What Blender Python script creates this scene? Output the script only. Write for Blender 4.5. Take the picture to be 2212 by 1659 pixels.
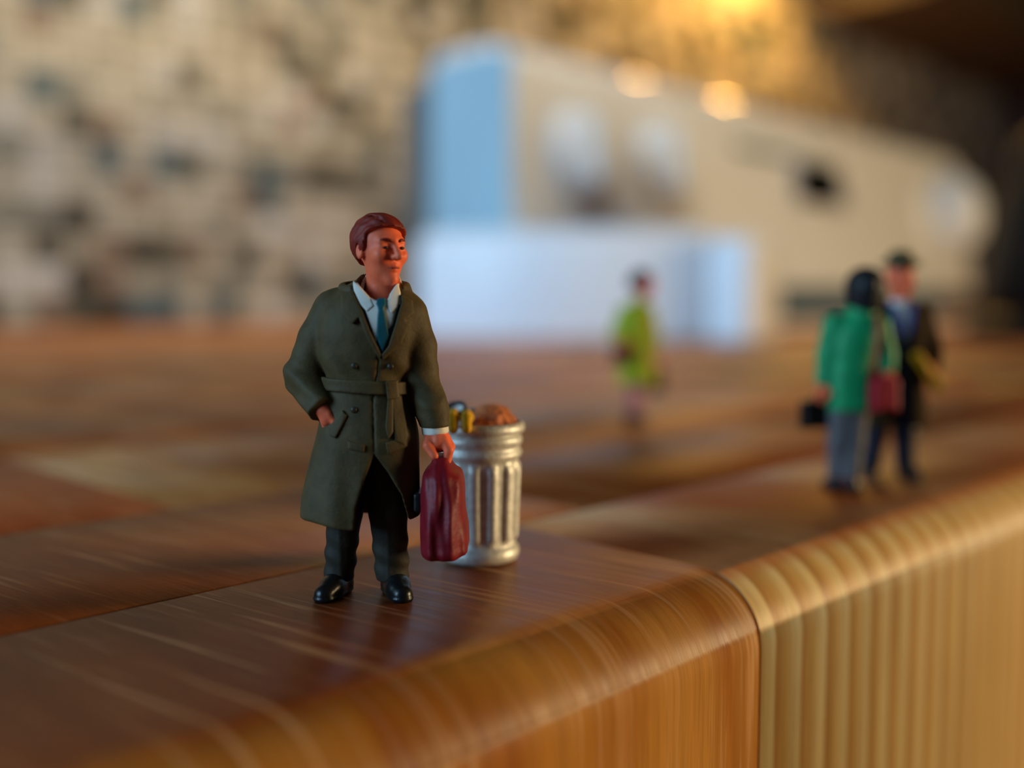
import bpy, bmesh, math, random
import numpy as np
from mathutils import Vector, Matrix

# Units: 1 Blender unit = 1 cm.  The worktop's top is z = 0, X runs along the tiled wall, Y towards it.
sc = bpy.context.scene
for o in list(bpy.data.objects):
    bpy.data.objects.remove(o)
sc.unit_settings.system = 'METRIC'
sc.unit_settings.scale_length = 0.01
COL = sc.collection
rng = random.Random(7)

# ------------------------------------------------------------------ camera
cam_d = bpy.data.cameras.new('camera')
cam_d.sensor_width = 36.0
cam_d.lens = 35.8
cam_d.clip_start = 0.05
cam_d.clip_end = 2000
cam_d.dof.use_dof = True
cam_d.dof.focus_distance = 5.32
cam_d.dof.aperture_fstop = 0.152
cam_d.dof.aperture_blades = 0
cam = bpy.data.objects.new('camera', cam_d)
COL.objects.link(cam)
cam.location = (0, 0, 1.53)
cam.rotation_euler = (math.radians(90 - 4.53), 0, math.radians(-45))
sc.camera = cam

# ------------------------------------------------------------------ world, lights, exposure
w = bpy.data.worlds.new('room_light')
sc.world = w
w.use_nodes = True
w.node_tree.nodes['Background'].inputs[0].default_value = (0.75, 0.86, 1.0, 1)
w.node_tree.nodes['Background'].inputs[1].default_value = 0.03


def aim(o, target):
    d = Vector(target) - o.location
    o.rotation_euler = d.to_track_quat('-Z', 'Y').to_euler()


def area(name, loc, target, sx, sy, power, col, spread=180):
    l = bpy.data.lights.new(name, 'AREA')
    l.shape = 'RECTANGLE'
    l.size, l.size_y = sx, sy
    l.spread = math.radians(spread)
    l.energy = power
    l.color = col
    o = bpy.data.objects.new(name, l)
    COL.objects.link(o)
    o.location = loc
    aim(o, target)
    return o


area('window_daylight', (-70, 38, 30), (36, 36, 4), 60, 46, 24500, (0.40, 0.70, 1.0), 80)
area('wall_wash_fill', (26, 24, 55), (36, 60, 4), 26, 26, 7400, (1.0, 0.94, 0.84), 84)  # added narrow fill that brightens the wall, not an actual lamp
area('room_lamp', (80, -60, 10), (12, 10, 0), 34, 22, 86000, (1.0, 0.74, 0.40))


def spot(name, loc, target, power, col, angle, blend, radius):
    l = bpy.data.lights.new(name, 'SPOT')
    l.energy = power
    l.color = col
    l.spot_size = math.radians(angle)
    l.spot_blend = blend
    l.shadow_soft_size = radius
    o = bpy.data.objects.new(name, l)
    COL.objects.link(o)
    o.location = loc
    aim(o, target)
    return o


WARM = (1.0, 0.52, 0.11)
spot('shelf_spotlight', (84, 57, 46), (84, 58, 0), 22000, WARM, 150, 0.5, 1.4)
spot('shelf_spotlight', (102, 58, 45), (102, 60, 0), 50000, WARM, 150, 0.5, 1.4)

sc.view_settings.view_transform = 'Standard'
sc.view_settings.look = 'None'
sc.view_settings.exposure = 0.0
sc.view_settings.gamma = 1.0
sc.view_settings.use_curve_mapping = False
sc.cycles.use_denoising = True
sc.cycles.max_bounces = 8
sc.cycles.sample_clamp_indirect = 6.0


# ------------------------------------------------------------------ materials
def srgb(r, g, b):
    f = lambda c: (c / 255 / 12.92) if c / 255 <= 0.04045 else ((c / 255 + 0.055) / 1.055) ** 2.4
    return (f(r), f(g), f(b), 1.0)


def new_mat(name):
    m = bpy.data.materials.new(name)
    m.use_nodes = True
    nt = m.node_tree
    return m, nt, nt.nodes['Principled BSDF']


def node(nt, kind, **kw):
    n = nt.nodes.new(kind)
    for k, v in kw.items():
        setattr(n, k, v)
    return n


def paint(name, col, rough=0.5, grain=0.12, bump=0.15, scale=38.0, spec=0.3, metallic=0.0):
    """Hand painted plastic: slight tone variation and a fine brushy relief."""
    m, nt, b = new_mat(name)
    tc = node(nt, 'ShaderNodeTexCoord')
    n = node(nt, 'ShaderNodeTexNoise')
    n.inputs['Scale'].default_value = scale * 0.35
    n.inputs['Detail'].default_value = 4
    nt.links.new(tc.outputs['Object'], n.inputs['Vector'])
    r = node(nt, 'ShaderNodeValToRGB')
    c = np.array(col)
    lo = c * (1 - grain * 1.6)
    hi = c * (1 + grain * 1.6)
    r.color_ramp.elements[0].position = 0.25
    r.color_ramp.elements[1].position = 0.75
    r.color_ramp.elements[0].color = (*lo[:3], 1)
    r.color_ramp.elements[1].color = (*hi[:3], 1)
    nt.links.new(n.outputs[0], r.inputs[0])
    nt.links.new(r.outputs[0], b.inputs['Base Color'])
    b.inputs['Roughness'].default_value = rough
    b.inputs['Specular IOR Level'].default_value = spec
    b.inputs['Metallic'].default_value = metallic
    n2 = node(nt, 'ShaderNodeTexNoise')
    n2.inputs['Scale'].default_value = scale
    n2.inputs['Detail'].default_value = 3
    nt.links.new(tc.outputs['Object'], n2.inputs['Vector'])
    bp = node(nt, 'ShaderNodeBump')
    bp.inputs['Strength'].default_value = bump
    bp.inputs['Distance'].default_value = 0.01
    nt.links.new(n2.outputs[0], bp.inputs['Height'])
    nt.links.new(bp.outputs[0], b.inputs['Normal'])
    return m


M = {}
M['skin'] = paint('painted_skin', srgb(244, 110, 72), 0.5, 0.08)
M['hair_red'] = paint('painted_auburn_hair', srgb(128, 36, 22), 0.55, 0.2, 0.3)
M['hair_black'] = paint('painted_black_hair', srgb(24, 22, 24), 0.5)
M['hair_brown'] = paint('painted_brown_hair', srgb(48, 34, 30), 0.5)
M['coat'] = paint('painted_olive_coat', srgb(78, 64, 36), 0.65, 0.14, 0.25, 38.0, 0.25)
M['trousers'] = paint('painted_charcoal_trousers', srgb(46, 40, 30), 0.68, 0.12, 0.2, 38.0, 0.25)
M['shirt'] = paint('painted_white_shirt', srgb(232, 224, 210), 0.5, 0.04)
M['tie'] = paint('painted_teal_tie', srgb(16, 86, 98), 0.5, 0.1)
M['shoe'] = paint('painted_black_shoe', srgb(20, 20, 20), 0.3, 0.1)
M['bag_red'] = paint('painted_dark_red_bag', srgb(122, 14, 28), 0.5, 0.15, 0.25)
M['eye'] = paint('painted_eye', srgb(50, 22, 18), 0.4)
M['lips'] = paint('painted_lips', srgb(165, 66, 54), 0.5)
M['button'] = paint('painted_button', srgb(58, 50, 38), 0.4)
M['green'] = paint('painted_green_jacket', srgb(22, 150, 92), 0.5)
M['lime'] = paint('painted_lime_coat', srgb(166, 170, 0), 0.5)
M['grey_trousers'] = paint('painted_grey_trousers', srgb(98, 95, 96), 0.6)
M['black'] = paint('painted_black', srgb(18, 18, 20), 0.4)
M['red'] = paint('painted_red_bag', srgb(160, 24, 42), 0.45)
M['red_sock'] = paint('painted_red_shoe', srgb(178, 62, 44), 0.5)
M['brown_coat'] = paint('painted_brown_coat', srgb(52, 36, 16), 0.8, 0.12, 0.15, 38.0, 0.1)
M['navy'] = paint('painted_navy', srgb(22, 26, 44), 0.5)
M['blue'] = paint('painted_blue_collar', srgb(34, 66, 150), 0.5)
M['hat'] = paint('painted_olive_hat', srgb(84, 70, 34), 0.5)
M['hat_band'] = paint('painted_hat_band', srgb(40, 32, 20), 0.5)
M['yellow'] = paint('painted_yellow', srgb(226, 170, 10), 0.45)
M['brown_shoe'] = paint('painted_brown_shoe', srgb(52, 34, 28), 0.4)
M['brown_bag'] = paint('painted_brown_bag', srgb(112, 70, 26), 0.5)
M['maroon_bag'] = paint('painted_maroon_bag', srgb(72, 36, 32), 0.5)
M['stocking'] = paint('painted_pink_stocking', srgb(205, 120, 108), 0.5)
M['salmon'] = paint('painted_salmon_paper', srgb(214, 124, 74), 0.6, 0.12, 0.5)
M['teal_scrap'] = paint('painted_teal_scrap', srgb(90, 128, 138), 0.5)
M['tin_white'] = paint('painted_white_tin', srgb(205, 200, 190), 0.4)
M['white_plastic'] = paint('white_appliance_plastic', srgb(222, 222, 220), 0.05, 0.01, 0.0, 1.0, 0.5)
M['white_plastic'].node_tree.nodes['Principled BSDF'].inputs['IOR'].default_value = 2.2
_wp = M['white_plastic'].node_tree.nodes['Principled BSDF']
_wp.inputs['Coat Weight'].default_value = 1.0
_wp.inputs['Coat Roughness'].default_value = 0.02
_wp.inputs['Coat IOR'].default_value = 1.9
M['shaded_side'] = paint('shaded_side_plastic', srgb(150, 182, 196), 0.5, 0.02, 0.0, 1.0)  # shaded blue tone of the white left side, put into the colour
M['tub_plastic'] = paint('white_tub_plastic', srgb(232, 234, 238), 0.4, 0.01, 0.0, 1.0)
M['plinth'] = paint('slate_plinth_plastic', srgb(44, 70, 90), 0.5, 0.03, 0.0, 1.0)
M['dark_plastic'] = paint('dark_housing_plastic', srgb(92, 92, 88), 0.5, 0.05, 0.0, 1.0)
M['display'] = paint('black_display_glass', srgb(10, 12, 12), 0.25, 0.02, 0.0, 1.0)
M['knob_plastic'] = paint('white_knob_plastic', srgb(206, 210, 214), 0.4, 0.01, 0.0, 1.0, 0.4)
M['black_enamel'] = paint('black_enamel', srgb(12, 11, 12), 0.5, 0.05, 0.0, 1.0, 0.15)
M['cupboard'] = paint('dark_brown_cupboard', srgb(92, 78, 56), 0.6, 0.15, 0.0, 1.0)
M['right_wall'] = paint('dark_red_brown_wall', srgb(74, 50, 40), 0.8, 0.12, 0.0, 0.6)
M['floor'] = paint('brown_floor', srgb(90, 70, 55), 0.7, 0.1, 0.0, 0.6)
M['plaster'] = paint('grey_plaster', srgb(150, 146, 138), 0.8, 0.05, 0.0, 0.6)
M['carcass'] = paint('pale_cabinet_carcass', srgb(176, 168, 150), 0.6, 0.04, 0.0, 0.6)

# silver paint with worn flecks for the dustbin
m, nt, b = new_mat('silver_painted_metal')
tc = node(nt, 'ShaderNodeTexCoord')
n = node(nt, 'ShaderNodeTexNoise')
n.inputs['Scale'].default_value = 26
n.inputs['Detail'].default_value = 5
nt.links.new(tc.outputs['Object'], n.inputs['Vector'])
r = node(nt, 'ShaderNodeValToRGB')
r.color_ramp.elements[0].position = 0.3
r.color_ramp.elements[1].position = 0.7
r.color_ramp.elements[0].color = srgb(208, 206, 196)
r.color_ramp.elements[1].color = srgb(246, 245, 238)
nt.links.new(n.outputs[0], r.inputs[0])
nt.links.new(r.outputs[0], b.inputs['Base Color'])
b.inputs['Metallic'].default_value = 0.3
b.inputs['Roughness'].default_value = 0.45
bp = node(nt, 'ShaderNodeBump')
bp.inputs['Strength'].default_value = 0.3
bp.inputs['Distance'].default_value = 0.01
n2 = node(nt, 'ShaderNodeTexNoise')
n2.inputs['Scale'].default_value = 60
nt.links.new(tc.outputs['Object'], n2.inputs['Vector'])
nt.links.new(n2.outputs[0], bp.inputs['Height'])
nt.links.new(bp.outputs[0], b.inputs['Normal'])
M['silver'] = m


def wood(name, dark, mid, light, ribbed=False):
    """Worktop wood: grain runs along Y and over the rounded edge; obj.color tints each stave."""
    m, nt, b = new_mat(name)
    L = nt.links.new
    geo = node(nt, 'ShaderNodeNewGeometry')
    inf = node(nt, 'ShaderNodeObjectInfo')
    off = node(nt, 'ShaderNodeVectorMath', operation='SCALE')
    cmb = node(nt, 'ShaderNodeCombineXYZ')
    L(inf.outputs['Random'], cmb.inputs[0]); L(inf.outputs['Random'], cmb.inputs[1])
    L(cmb.outputs[0], off.inputs[0]); off.inputs['Scale'].default_value = 40.0
    pos = node(nt, 'ShaderNodeVectorMath', operation='ADD')
    L(geo.outputs['Position'], pos.inputs[0])
    if not ribbed:
        L(off.outputs[0], pos.inputs[1])
    rot = node(nt, 'ShaderNodeMapping')
    rot.inputs['Rotation'].default_value = (0, 0, math.radians(-9))
    L(pos.outputs[0], rot.inputs['Vector'])

    def noise(scale, detail, vec, rough=0.55, dist=0.0):
        mp = node(nt, 'ShaderNodeMapping')
        mp.inputs['Scale'].default_value = scale
        L(vec, mp.inputs['Vector'])
        q = node(nt, 'ShaderNodeTexNoise')
        q.inputs['Scale'].default_value = 1.0
        q.inputs['Detail'].default_value = detail
        q.inputs['Roughness'].default_value = rough
        q.inputs['Distortion'].default_value = dist
        L(mp.outputs[0], q.inputs['Vector'])
        return q.outputs[0]

    def ramp(v, stops):
        q = node(nt, 'ShaderNodeValToRGB')
        while len(q.color_ramp.elements) < len(stops):
            q.color_ramp.elements.new(0.5)
        for e, (p, c) in zip(q.color_ramp.elements, stops):
            e.position = p
            e.color = c
        L(v, q.inputs[0])
        return q.outputs[0]

    def mix(kind, fac, a, c):
        q = node(nt, 'ShaderNodeMix', data_type='RGBA', blend_type=kind)
        if isinstance(fac, float):
            q.inputs[0].default_value = fac
        else:
            L(fac, q.inputs[0])
        for i, v in ((6, a), (7, c)):
            if isinstance(v, tuple):
                q.inputs[i].default_value = v
            else:
                L(v, q.inputs[i])
        return q.outputs[2]

    P = pos.outputs[0]
    if ribbed:
        wv = node(nt, 'ShaderNodeTexWave', wave_type='BANDS', bands_direction='X', wave_profile='SAW')
        wv.inputs['Scale'].default_value = 1.05
        wv.inputs['Distortion'].default_value = 1.0
        wv.inputs['Detail'].default_value = 2.0
        wv.inputs['Detail Scale'].default_value = 0.5
        L(P, wv.inputs['Vector'])
        face = ramp(wv.outputs[1], [(0.0, dark), (0.4, mid), (0.75, light), (0.93, light), (1.0, dark)])
        flat = ramp(noise((0.45, 0.30, 0.2), 3, P, 0.5, 0.9), [(0.34, srgb(200, 104, 50)), (0.55, srgb(226, 140, 80)), (0.72, srgb(244, 188, 130))])
        # orange streak crossing the top of this stave
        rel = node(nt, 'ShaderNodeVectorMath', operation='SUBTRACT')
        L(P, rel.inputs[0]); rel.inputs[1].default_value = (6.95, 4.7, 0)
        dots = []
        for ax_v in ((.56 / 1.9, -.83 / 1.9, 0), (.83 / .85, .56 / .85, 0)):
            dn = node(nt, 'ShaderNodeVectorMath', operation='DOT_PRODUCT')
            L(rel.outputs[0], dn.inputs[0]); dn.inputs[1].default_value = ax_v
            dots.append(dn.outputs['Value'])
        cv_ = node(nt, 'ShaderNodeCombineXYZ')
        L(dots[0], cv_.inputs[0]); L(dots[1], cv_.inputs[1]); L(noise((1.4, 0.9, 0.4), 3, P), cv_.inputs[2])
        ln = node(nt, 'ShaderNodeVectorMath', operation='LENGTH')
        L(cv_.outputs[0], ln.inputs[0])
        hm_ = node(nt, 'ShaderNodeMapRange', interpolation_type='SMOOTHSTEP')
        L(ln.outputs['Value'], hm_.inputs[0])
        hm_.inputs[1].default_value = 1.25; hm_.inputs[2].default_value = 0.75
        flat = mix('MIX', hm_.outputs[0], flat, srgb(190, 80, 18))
        sx = node(nt, 'ShaderNodeSeparateXYZ')
        L(P, sx.inputs[0])
        zm = node(nt, 'ShaderNodeMapRange', interpolation_type='SMOOTHSTEP')
        L(sx.outputs[2], zm.inputs[0])
        zm.inputs[1].default_value = -0.09; zm.inputs[2].default_value = 0.0
        base = mix('MIX', zm.outputs[0], face, flat)
    else:
        g1 = noise((0.55, 0.22, 0.16), 3, P, 0.5, 0.9)
        base = ramp(g1, [(0.30, dark), (0.52, mid), (0.72, light)])
        # brighter lit front face put into the colour near the edge, with a wavy border
        sx = node(nt, 'ShaderNodeSeparateXYZ')
        L(geo.outputs['Position'], sx.inputs[0])
        wob = node(nt, 'ShaderNodeMath', operation='MULTIPLY_ADD')
        L(noise((0.9, 0.9, 0.3), 2, P), wob.inputs[0]); wob.inputs[1].default_value = 0.5
        L(sx.outputs[1], wob.inputs[2])
        lit_front = node(nt, 'ShaderNodeMapRange', interpolation_type='SMOOTHSTEP')
        L(wob.outputs[0], lit_front.inputs[0])
        lit_front.inputs[1].default_value = 3.62; lit_front.inputs[2].default_value = 3.28
        lit_front.inputs[3].default_value = 0.0; lit_front.inputs[4].default_value = 1.0
        flame = ramp(noise((1.5, 0.5, 0.22), 2, P, 0.5, 0.9), [(0.30, srgb(146, 74, 20)), (0.42, srgb(172, 114, 42)), (0.75, srgb(190, 136, 62))])
        base = mix('MIX', lit_front.outputs[0], base, flame)
    g2 = noise((9.0, 0.6, 0.35), 4, P, 0.6, 0.3)
    fine = ramp(g2, [(0.3, (0.62, 0.56, 0.50, 1)), (0.65, (1.1, 1.08, 1.05, 1))])
    col = mix('MULTIPLY', 0.5, base, fine)
    s1 = noise((17.0, 0.42, 0.42), 3, rot.outputs[0], 0.7)
    scr = ramp(s1, [(0.54, (0, 0, 0, 1)), (0.66, (1, 1, 1, 1))])
    patch = ramp(noise((0.5, 0.5, 0.5), 2, P), [(0.42, (0.15, 0.15, 0.15, 1)), (0.6, (1, 1, 1, 1))])
    scrm = mix('MULTIPLY', 1.0, scr, patch)
    scf = node(nt, 'ShaderNodeMath', operation='MULTIPLY')
    L(scrm, scf.inputs[0]); scf.inputs[1].default_value = 0.1 if ribbed else 0.8
    col = mix('MIX', scf.outputs[0], col, srgb(214, 172, 128))
    pores = noise((70.0, 5.0, 2.2), 2, P, 0.6)
    pm = ramp(pores, [(0.34, (0.78, 0.74, 0.70, 1)), (0.5, (1, 1, 1, 1))])
    col = mix('MULTIPLY', 0.6, col, pm)
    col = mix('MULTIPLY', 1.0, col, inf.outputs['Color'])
    L(col, b.inputs['Base Color'])
    rr = node(nt, 'ShaderNodeMapRange')
    L(s1, rr.inputs[0])
    rr.inputs[1].default_value = 0.3; rr.inputs[2].default_value = 0.7
    rr.inputs[3].default_value = 0.36; rr.inputs[4].default_value = 0.5
    L(rr.outputs[0], b.inputs['Roughness'])
    b.inputs['Specular IOR Level'].default_value = 0.18
    bp = node(nt, 'ShaderNodeBump')
    bp.inputs['Strength'].default_value = 0.35
    bp.inputs['Distance'].default_value = 0.012
    L(s1, bp.inputs['Height'])
    L(bp.outputs[0], b.inputs['Normal'])
    return m


M['wood'] = wood('worktop_wood', srgb(104, 46, 14), srgb(142, 76, 28), srgb(176, 112, 54))
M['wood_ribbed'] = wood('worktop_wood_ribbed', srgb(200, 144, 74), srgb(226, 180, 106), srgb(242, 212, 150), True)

# mosaic tiles: tint comes from the object colour, or from a colour attribute on the joined far ones
for key, attr in (('tile', False), ('tile_far', True)):
    m, nt, b = new_mat('mosaic_glaze' + ('_far' if attr else ''))
    if attr:
        a = node(nt, 'ShaderNodeVertexColor', layer_name='tint')
        src = a.outputs[0]
    else:
        a = node(nt, 'ShaderNodeObjectInfo')
        src = a.outputs['Color']
    geo = node(nt, 'ShaderNodeNewGeometry')
    n = node(nt, 'ShaderNodeTexNoise')
    n.inputs['Scale'].default_value = 0.9
    n.inputs['Detail'].default_value = 4
    nt.links.new(geo.outputs['Position'], n.inputs['Vector'])
    r = node(nt, 'ShaderNodeValToRGB')
    r.color_ramp.elements[0].position = 0.3
    r.color_ramp.elements[1].position = 0.7
    r.color_ramp.elements[0].color = (0.8, 0.8, 0.8, 1)
    r.color_ramp.elements[1].color = (1.1, 1.1, 1.1, 1)
    nt.links.new(n.outputs[0], r.inputs[0])
    mx = node(nt, 'ShaderNodeMix', data_type='RGBA', blend_type='MULTIPLY')
    mx.inputs[0].default_value = 1.0
    nt.links.new(src, mx.inputs[6])
    nt.links.new(r.outputs[0], mx.inputs[7])
    nt.links.new(mx.outputs[2], b.inputs['Base Color'])
    b.inputs['Roughness'].default_value = 0.5
    M[key] = m
M['grout'] = paint('grey_grout', srgb(120, 114, 100), 0.9, 0.08, 0.0, 1.0)


# ------------------------------------------------------------------ object helpers
def tag(o, label=None, cat=None, group=None, kind=None):
    if label: o['label'] = label
    if cat: o['category'] = cat
    if group: o['group'] = group
    if kind: o['kind'] = kind
    return o


def empty(name, loc, rz=0.0):
    o = bpy.data.objects.new(name, None)
    COL.objects.link(o)
    o.location = loc
    o.rotation_euler = (0, 0, rz)
    o.empty_display_size = 0.3
    return o


def link(name, me, mat, parent=None, smooth=True):
    if mat is not None:
        me.materials.append(mat)
    if smooth:
        me.polygons.foreach_set('use_smooth', [True] * len(me.polygons))
    o = bpy.data.objects.new(name, me)
    COL.objects.link(o)
    if parent is not None:
        o.parent = parent
    return o


def from_bm(name, bm, mat, parent=None, smooth=False):
    me = bpy.data.meshes.new(name)
    bm.normal_update()
    bm.to_mesh(me)
    bm.free()
    return link(name, me, mat, parent, smooth)


def box_bm(lo, hi, bevel=0.0, seg=2):
    bm = bmesh.new()
    bmesh.ops.create_cube(bm, size=1.0)
    c = [(lo[i] + hi[i]) / 2 for i in range(3)]
    s = [hi[i] - lo[i] for i in range(3)]
    for v in bm.verts:
        v.co = Vector([c[i] + v.co[i] * s[i] for i in range(3)])
    if bevel > 0:
        bmesh.ops.bevel(bm, geom=list(bm.edges), offset=bevel, segments=seg, affect='EDGES', profile=0.5)
    return bm


def lathe_bm(prof, n=64, rad=None, close_top=True, close_bottom=True):
    """prof: list of (r, z); rad(theta, r, z) may modulate the radius."""
    bm = bmesh.new()
    rings = []
    for r_, z_ in prof:
        ring = []
        for k in range(n):
            t = 2 * math.pi * k / n
            rr_ = rad(t, r_, z_) if rad else r_
            ring.append(bm.verts.new((rr_ * math.cos(t), rr_ * math.sin(t), z_)))
        rings.append(ring)
    for a, b_ in zip(rings[:-1], rings[1:]):
        for k in range(n):
            bm.faces.new((a[k], a[(k + 1) % n], b_[(k + 1) % n], b_[k]))
    if close_bottom:
        bm.faces.new(list(reversed(rings[0])))
    if close_top:
        bm.faces.new(rings[-1])
    return bm


def tube_bm(pts, r, n=10, bm=None):
    bm = bm or bmesh.new()
    pts = [Vector(p) for p in pts]
    rings = []
    for i, p in enumerate(pts):
        t = (pts[min(i + 1, len(pts) - 1)] - pts[max(i - 1, 0)]).normalized()
        u = t.orthogonal().normalized() if i == 0 else (u - t * u.dot(t)).normalized()
        v = t.cross(u)
        rings.append([bm.verts.new(p + (u * math.cos(2 * math.pi * k / n) + v * math.sin(2 * math.pi * k / n)) * r) for k in range(n)])
    for a, b_ in zip(rings[:-1], rings[1:]):
        for k in range(n):
            bm.faces.new((a[k], a[(k + 1) % n], b_[(k + 1) % n], b_[k]))
    bm.faces.new(list(reversed(rings[0])))
    bm.faces.new(rings[-1])
    return bm


# ------------------------------------------------------------------ sculpting: signed distance fields meshed by surface nets
def surface_nets(fn, lo, hi, h):
    lo = np.array(lo, np.float32)
    hi = np.array(hi, np.float32)
    n = np.maximum(((hi - lo) / h).astype(int) + 2, 4)
    ax = [lo[i] + h * np.arange(n[i], dtype=np.float32) for i in range(3)]
    X, Y, Z = np.meshgrid(*ax, indexing='ij')
    V = fn(X.ravel(), Y.ravel(), Z.ravel()).reshape(n).astype(np.float32)
    # keep the surface closed at the border of the grid
    for a in range(3):
        sl = [slice(None)] * 3
        for e in (0, -1):
            sl[a] = e
            V[tuple(sl)] = np.maximum(V[tuple(sl)], h * 0.5)
    S = V < 0
    offs = [(i, j, k) for i in (0, 1) for j in (0, 1) for k in (0, 1)]
    cnt = np.zeros(n - 1, np.int8)
    for (i, j, k) in offs:
        cnt += S[i:n[0] - 1 + i, j:n[1] - 1 + j, k:n[2] - 1 + k]
    act = (cnt > 0) & (cnt < 8)
    idx = -np.ones(n - 1, np.int64)
    cells = np.argwhere(act)
    idx[act] = np.arange(len(cells))
    cv = np.stack([V[cells[:, 0] + i, cells[:, 1] + j, cells[:, 2] + k] for (i, j, k) in offs], 1)
    acc = np.zeros((len(cells), 3), np.float32)
    num = np.zeros(len(cells), np.float32)
    for a in range(8):
        for b_ in range(a + 1, 8):
            d = np.array(offs[b_]) - np.array(offs[a])
            if np.abs(d).sum() != 1:
                continue
            va, vb = cv[:, a], cv[:, b_]
            m_ = (va < 0) != (vb < 0)
            t = np.where(m_, va / np.where(m_, va - vb, 1), 0)
            acc += m_[:, None] * (np.array(offs[a], np.float32) + t[:, None] * d)
            num += m_
    verts = lo + h * (cells + acc / num[:, None])
    quads = []
    for a in range(3):
        b_, c = (a + 1) % 3, (a + 2) % 3
        s0 = [slice(None)] * 3
        s1 = [slice(None)] * 3
        s0[a] = slice(0, -1)
        s1[a] = slice(1, None)
        e = S[tuple(s0)] != S[tuple(s1)]
        p = np.argwhere(e)
        ok = (p[:, b_] > 0) & (p[:, c] > 0) & (p[:, b_] < n[b_] - 1) & (p[:, c] < n[c] - 1)
        p = p[ok]
        ins = S[p[:, 0], p[:, 1], p[:, 2]]

        def at(db, dc):
            q = p.copy()
            q[:, b_] += db
            q[:, c] += dc
            return idx[q[:, 0], q[:, 1], q[:, 2]]
        q = np.stack([at(-1, -1), at(0, -1), at(0, 0), at(-1, 0)], 1)
        q[~ins] = q[~ins][:, ::-1]
        quads.append(q)
    return verts, np.concatenate(quads)


def sculpt(name, fn, lo, hi, h, mat, parent=None):
    v, q = surface_nets(fn, lo, hi, h * .78)
    me = bpy.data.meshes.new(name)
    me.vertices.add(len(v))
    me.vertices.foreach_set('co', v.astype(np.float32).ravel())
    me.loops.add(len(q) * 4)
    me.loops.foreach_set('vertex_index', q.astype(np.int32).ravel())
    me.polygons.add(len(q))
    me.polygons.foreach_set('loop_start', np.arange(0, len(q) * 4, 4, dtype=np.int32))
    me.update(calc_edges=True)
    me.validate()
    return link(name, me, mat, parent, True)


def smin(a, b_, k):
    h_ = np.clip(0.5 + 0.5 * (b_ - a) / k, 0, 1)
    return b_ * (1 - h_) + a * h_ - k * h_ * (1 - h_)


def smax(a, b_, k):
    return -smin(-a, -b_, k)


def usum(k, *fs):
    d = fs[0]
    for f in fs[1:]:
        d = smin(d, f, k)
    return d


def cone(x, y, z, a, b_, ra, rb):
    ba = [b_[i] - a[i] for i in range(3)]
    L2 = sum(c * c for c in ba) + 1e-9
    px, py, pz = x - a[0], y - a[1], z - a[2]
    t = np.clip((px * ba[0] + py * ba[1] + pz * ba[2]) / L2, 0, 1)
    return np.sqrt((px - t * ba[0]) ** 2 + (py - t * ba[1]) ** 2 + (pz - t * ba[2]) ** 2) - (ra + t * (rb - ra))


def chain(x, y, z, pts, k=0.02):
    """pts: (x, y, z, r) joints of a limb."""
    return usum(k, *[cone(x, y, z, p[:3], q[:3], p[3], q[3]) for p, q in zip(pts[:-1], pts[1:])])


def ball(x, y, z, c, r):
    return np.sqrt((x - c[0]) ** 2 + (y - c[1]) ** 2 + (z - c[2]) ** 2) - r


def egg(x, y, z, c, r):
    qx, qy, qz = (x - c[0]), (y - c[1]), (z - c[2])
    k0 = np.sqrt((qx / r[0]) ** 2 + (qy / r[1]) ** 2 + (qz / r[2]) ** 2)
    k1 = np.sqrt((qx / r[0] ** 2) ** 2 + (qy / r[1] ** 2) ** 2 + (qz / r[2] ** 2) ** 2) + 1e-6
    return k0 * (k0 - 1.0) / k1


def rbox(x, y, z, c, s, r):
    qx, qy, qz = np.abs(x - c[0]) - s[0] + r, np.abs(y - c[1]) - s[1] + r, np.abs(z - c[2]) - s[2] + r
    return np.sqrt(np.maximum(qx, 0) ** 2 + np.maximum(qy, 0) ** 2 + np.maximum(qz, 0) ** 2) + np.minimum(np.maximum(np.maximum(qx, qy), qz), 0) - r


def rotz(x, y, c, a):
    ca, sa = math.cos(a), math.sin(a)
    dx, dy = x - c[0], y - c[1]
    return ca * dx + sa * dy, -sa * dx + ca * dy


def loft(x, y, z, knots, power=2.0):
    """Elliptic tube; knots rows: z, cx, cy, rx, ry (rising z).  Radial distance, open ended."""
    K = np.array(sorted(knots), np.float32)
    zs = np.linspace(K[0, 0], K[-1, 0], 160)
    cols = []
    for c in range(1, 5):
        mcol = np.gradient(K[:, c], K[:, 0])
        i = np.clip(np.searchsorted(K[:, 0], zs) - 1, 0, len(K) - 2)
        hh = K[i + 1, 0] - K[i, 0]
        t = (zs - K[i, 0]) / hh
        v = (2 * t ** 3 - 3 * t ** 2 + 1) * K[i, c] + (t ** 3 - 2 * t ** 2 + t) * hh * mcol[i] + (-2 * t ** 3 + 3 * t ** 2) * K[i + 1, c] + (t ** 3 - t ** 2) * hh * mcol[i + 1]
        cols.append(np.interp(z, zs, v))
    cx, cy, rx, ry = cols
    dx, dy = x - cx, y - cy
    rho = (np.abs(dx / rx) ** power + np.abs(dy / ry) ** power) ** (1 / power) + 1e-6
    rad = np.sqrt(dx * dx + dy * dy) + 1e-6
    d = rad * (1 - 1 / rho)
    return np.where(rho < 0.15, -np.minimum(rx, ry) * (1 - rho), d)


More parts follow.
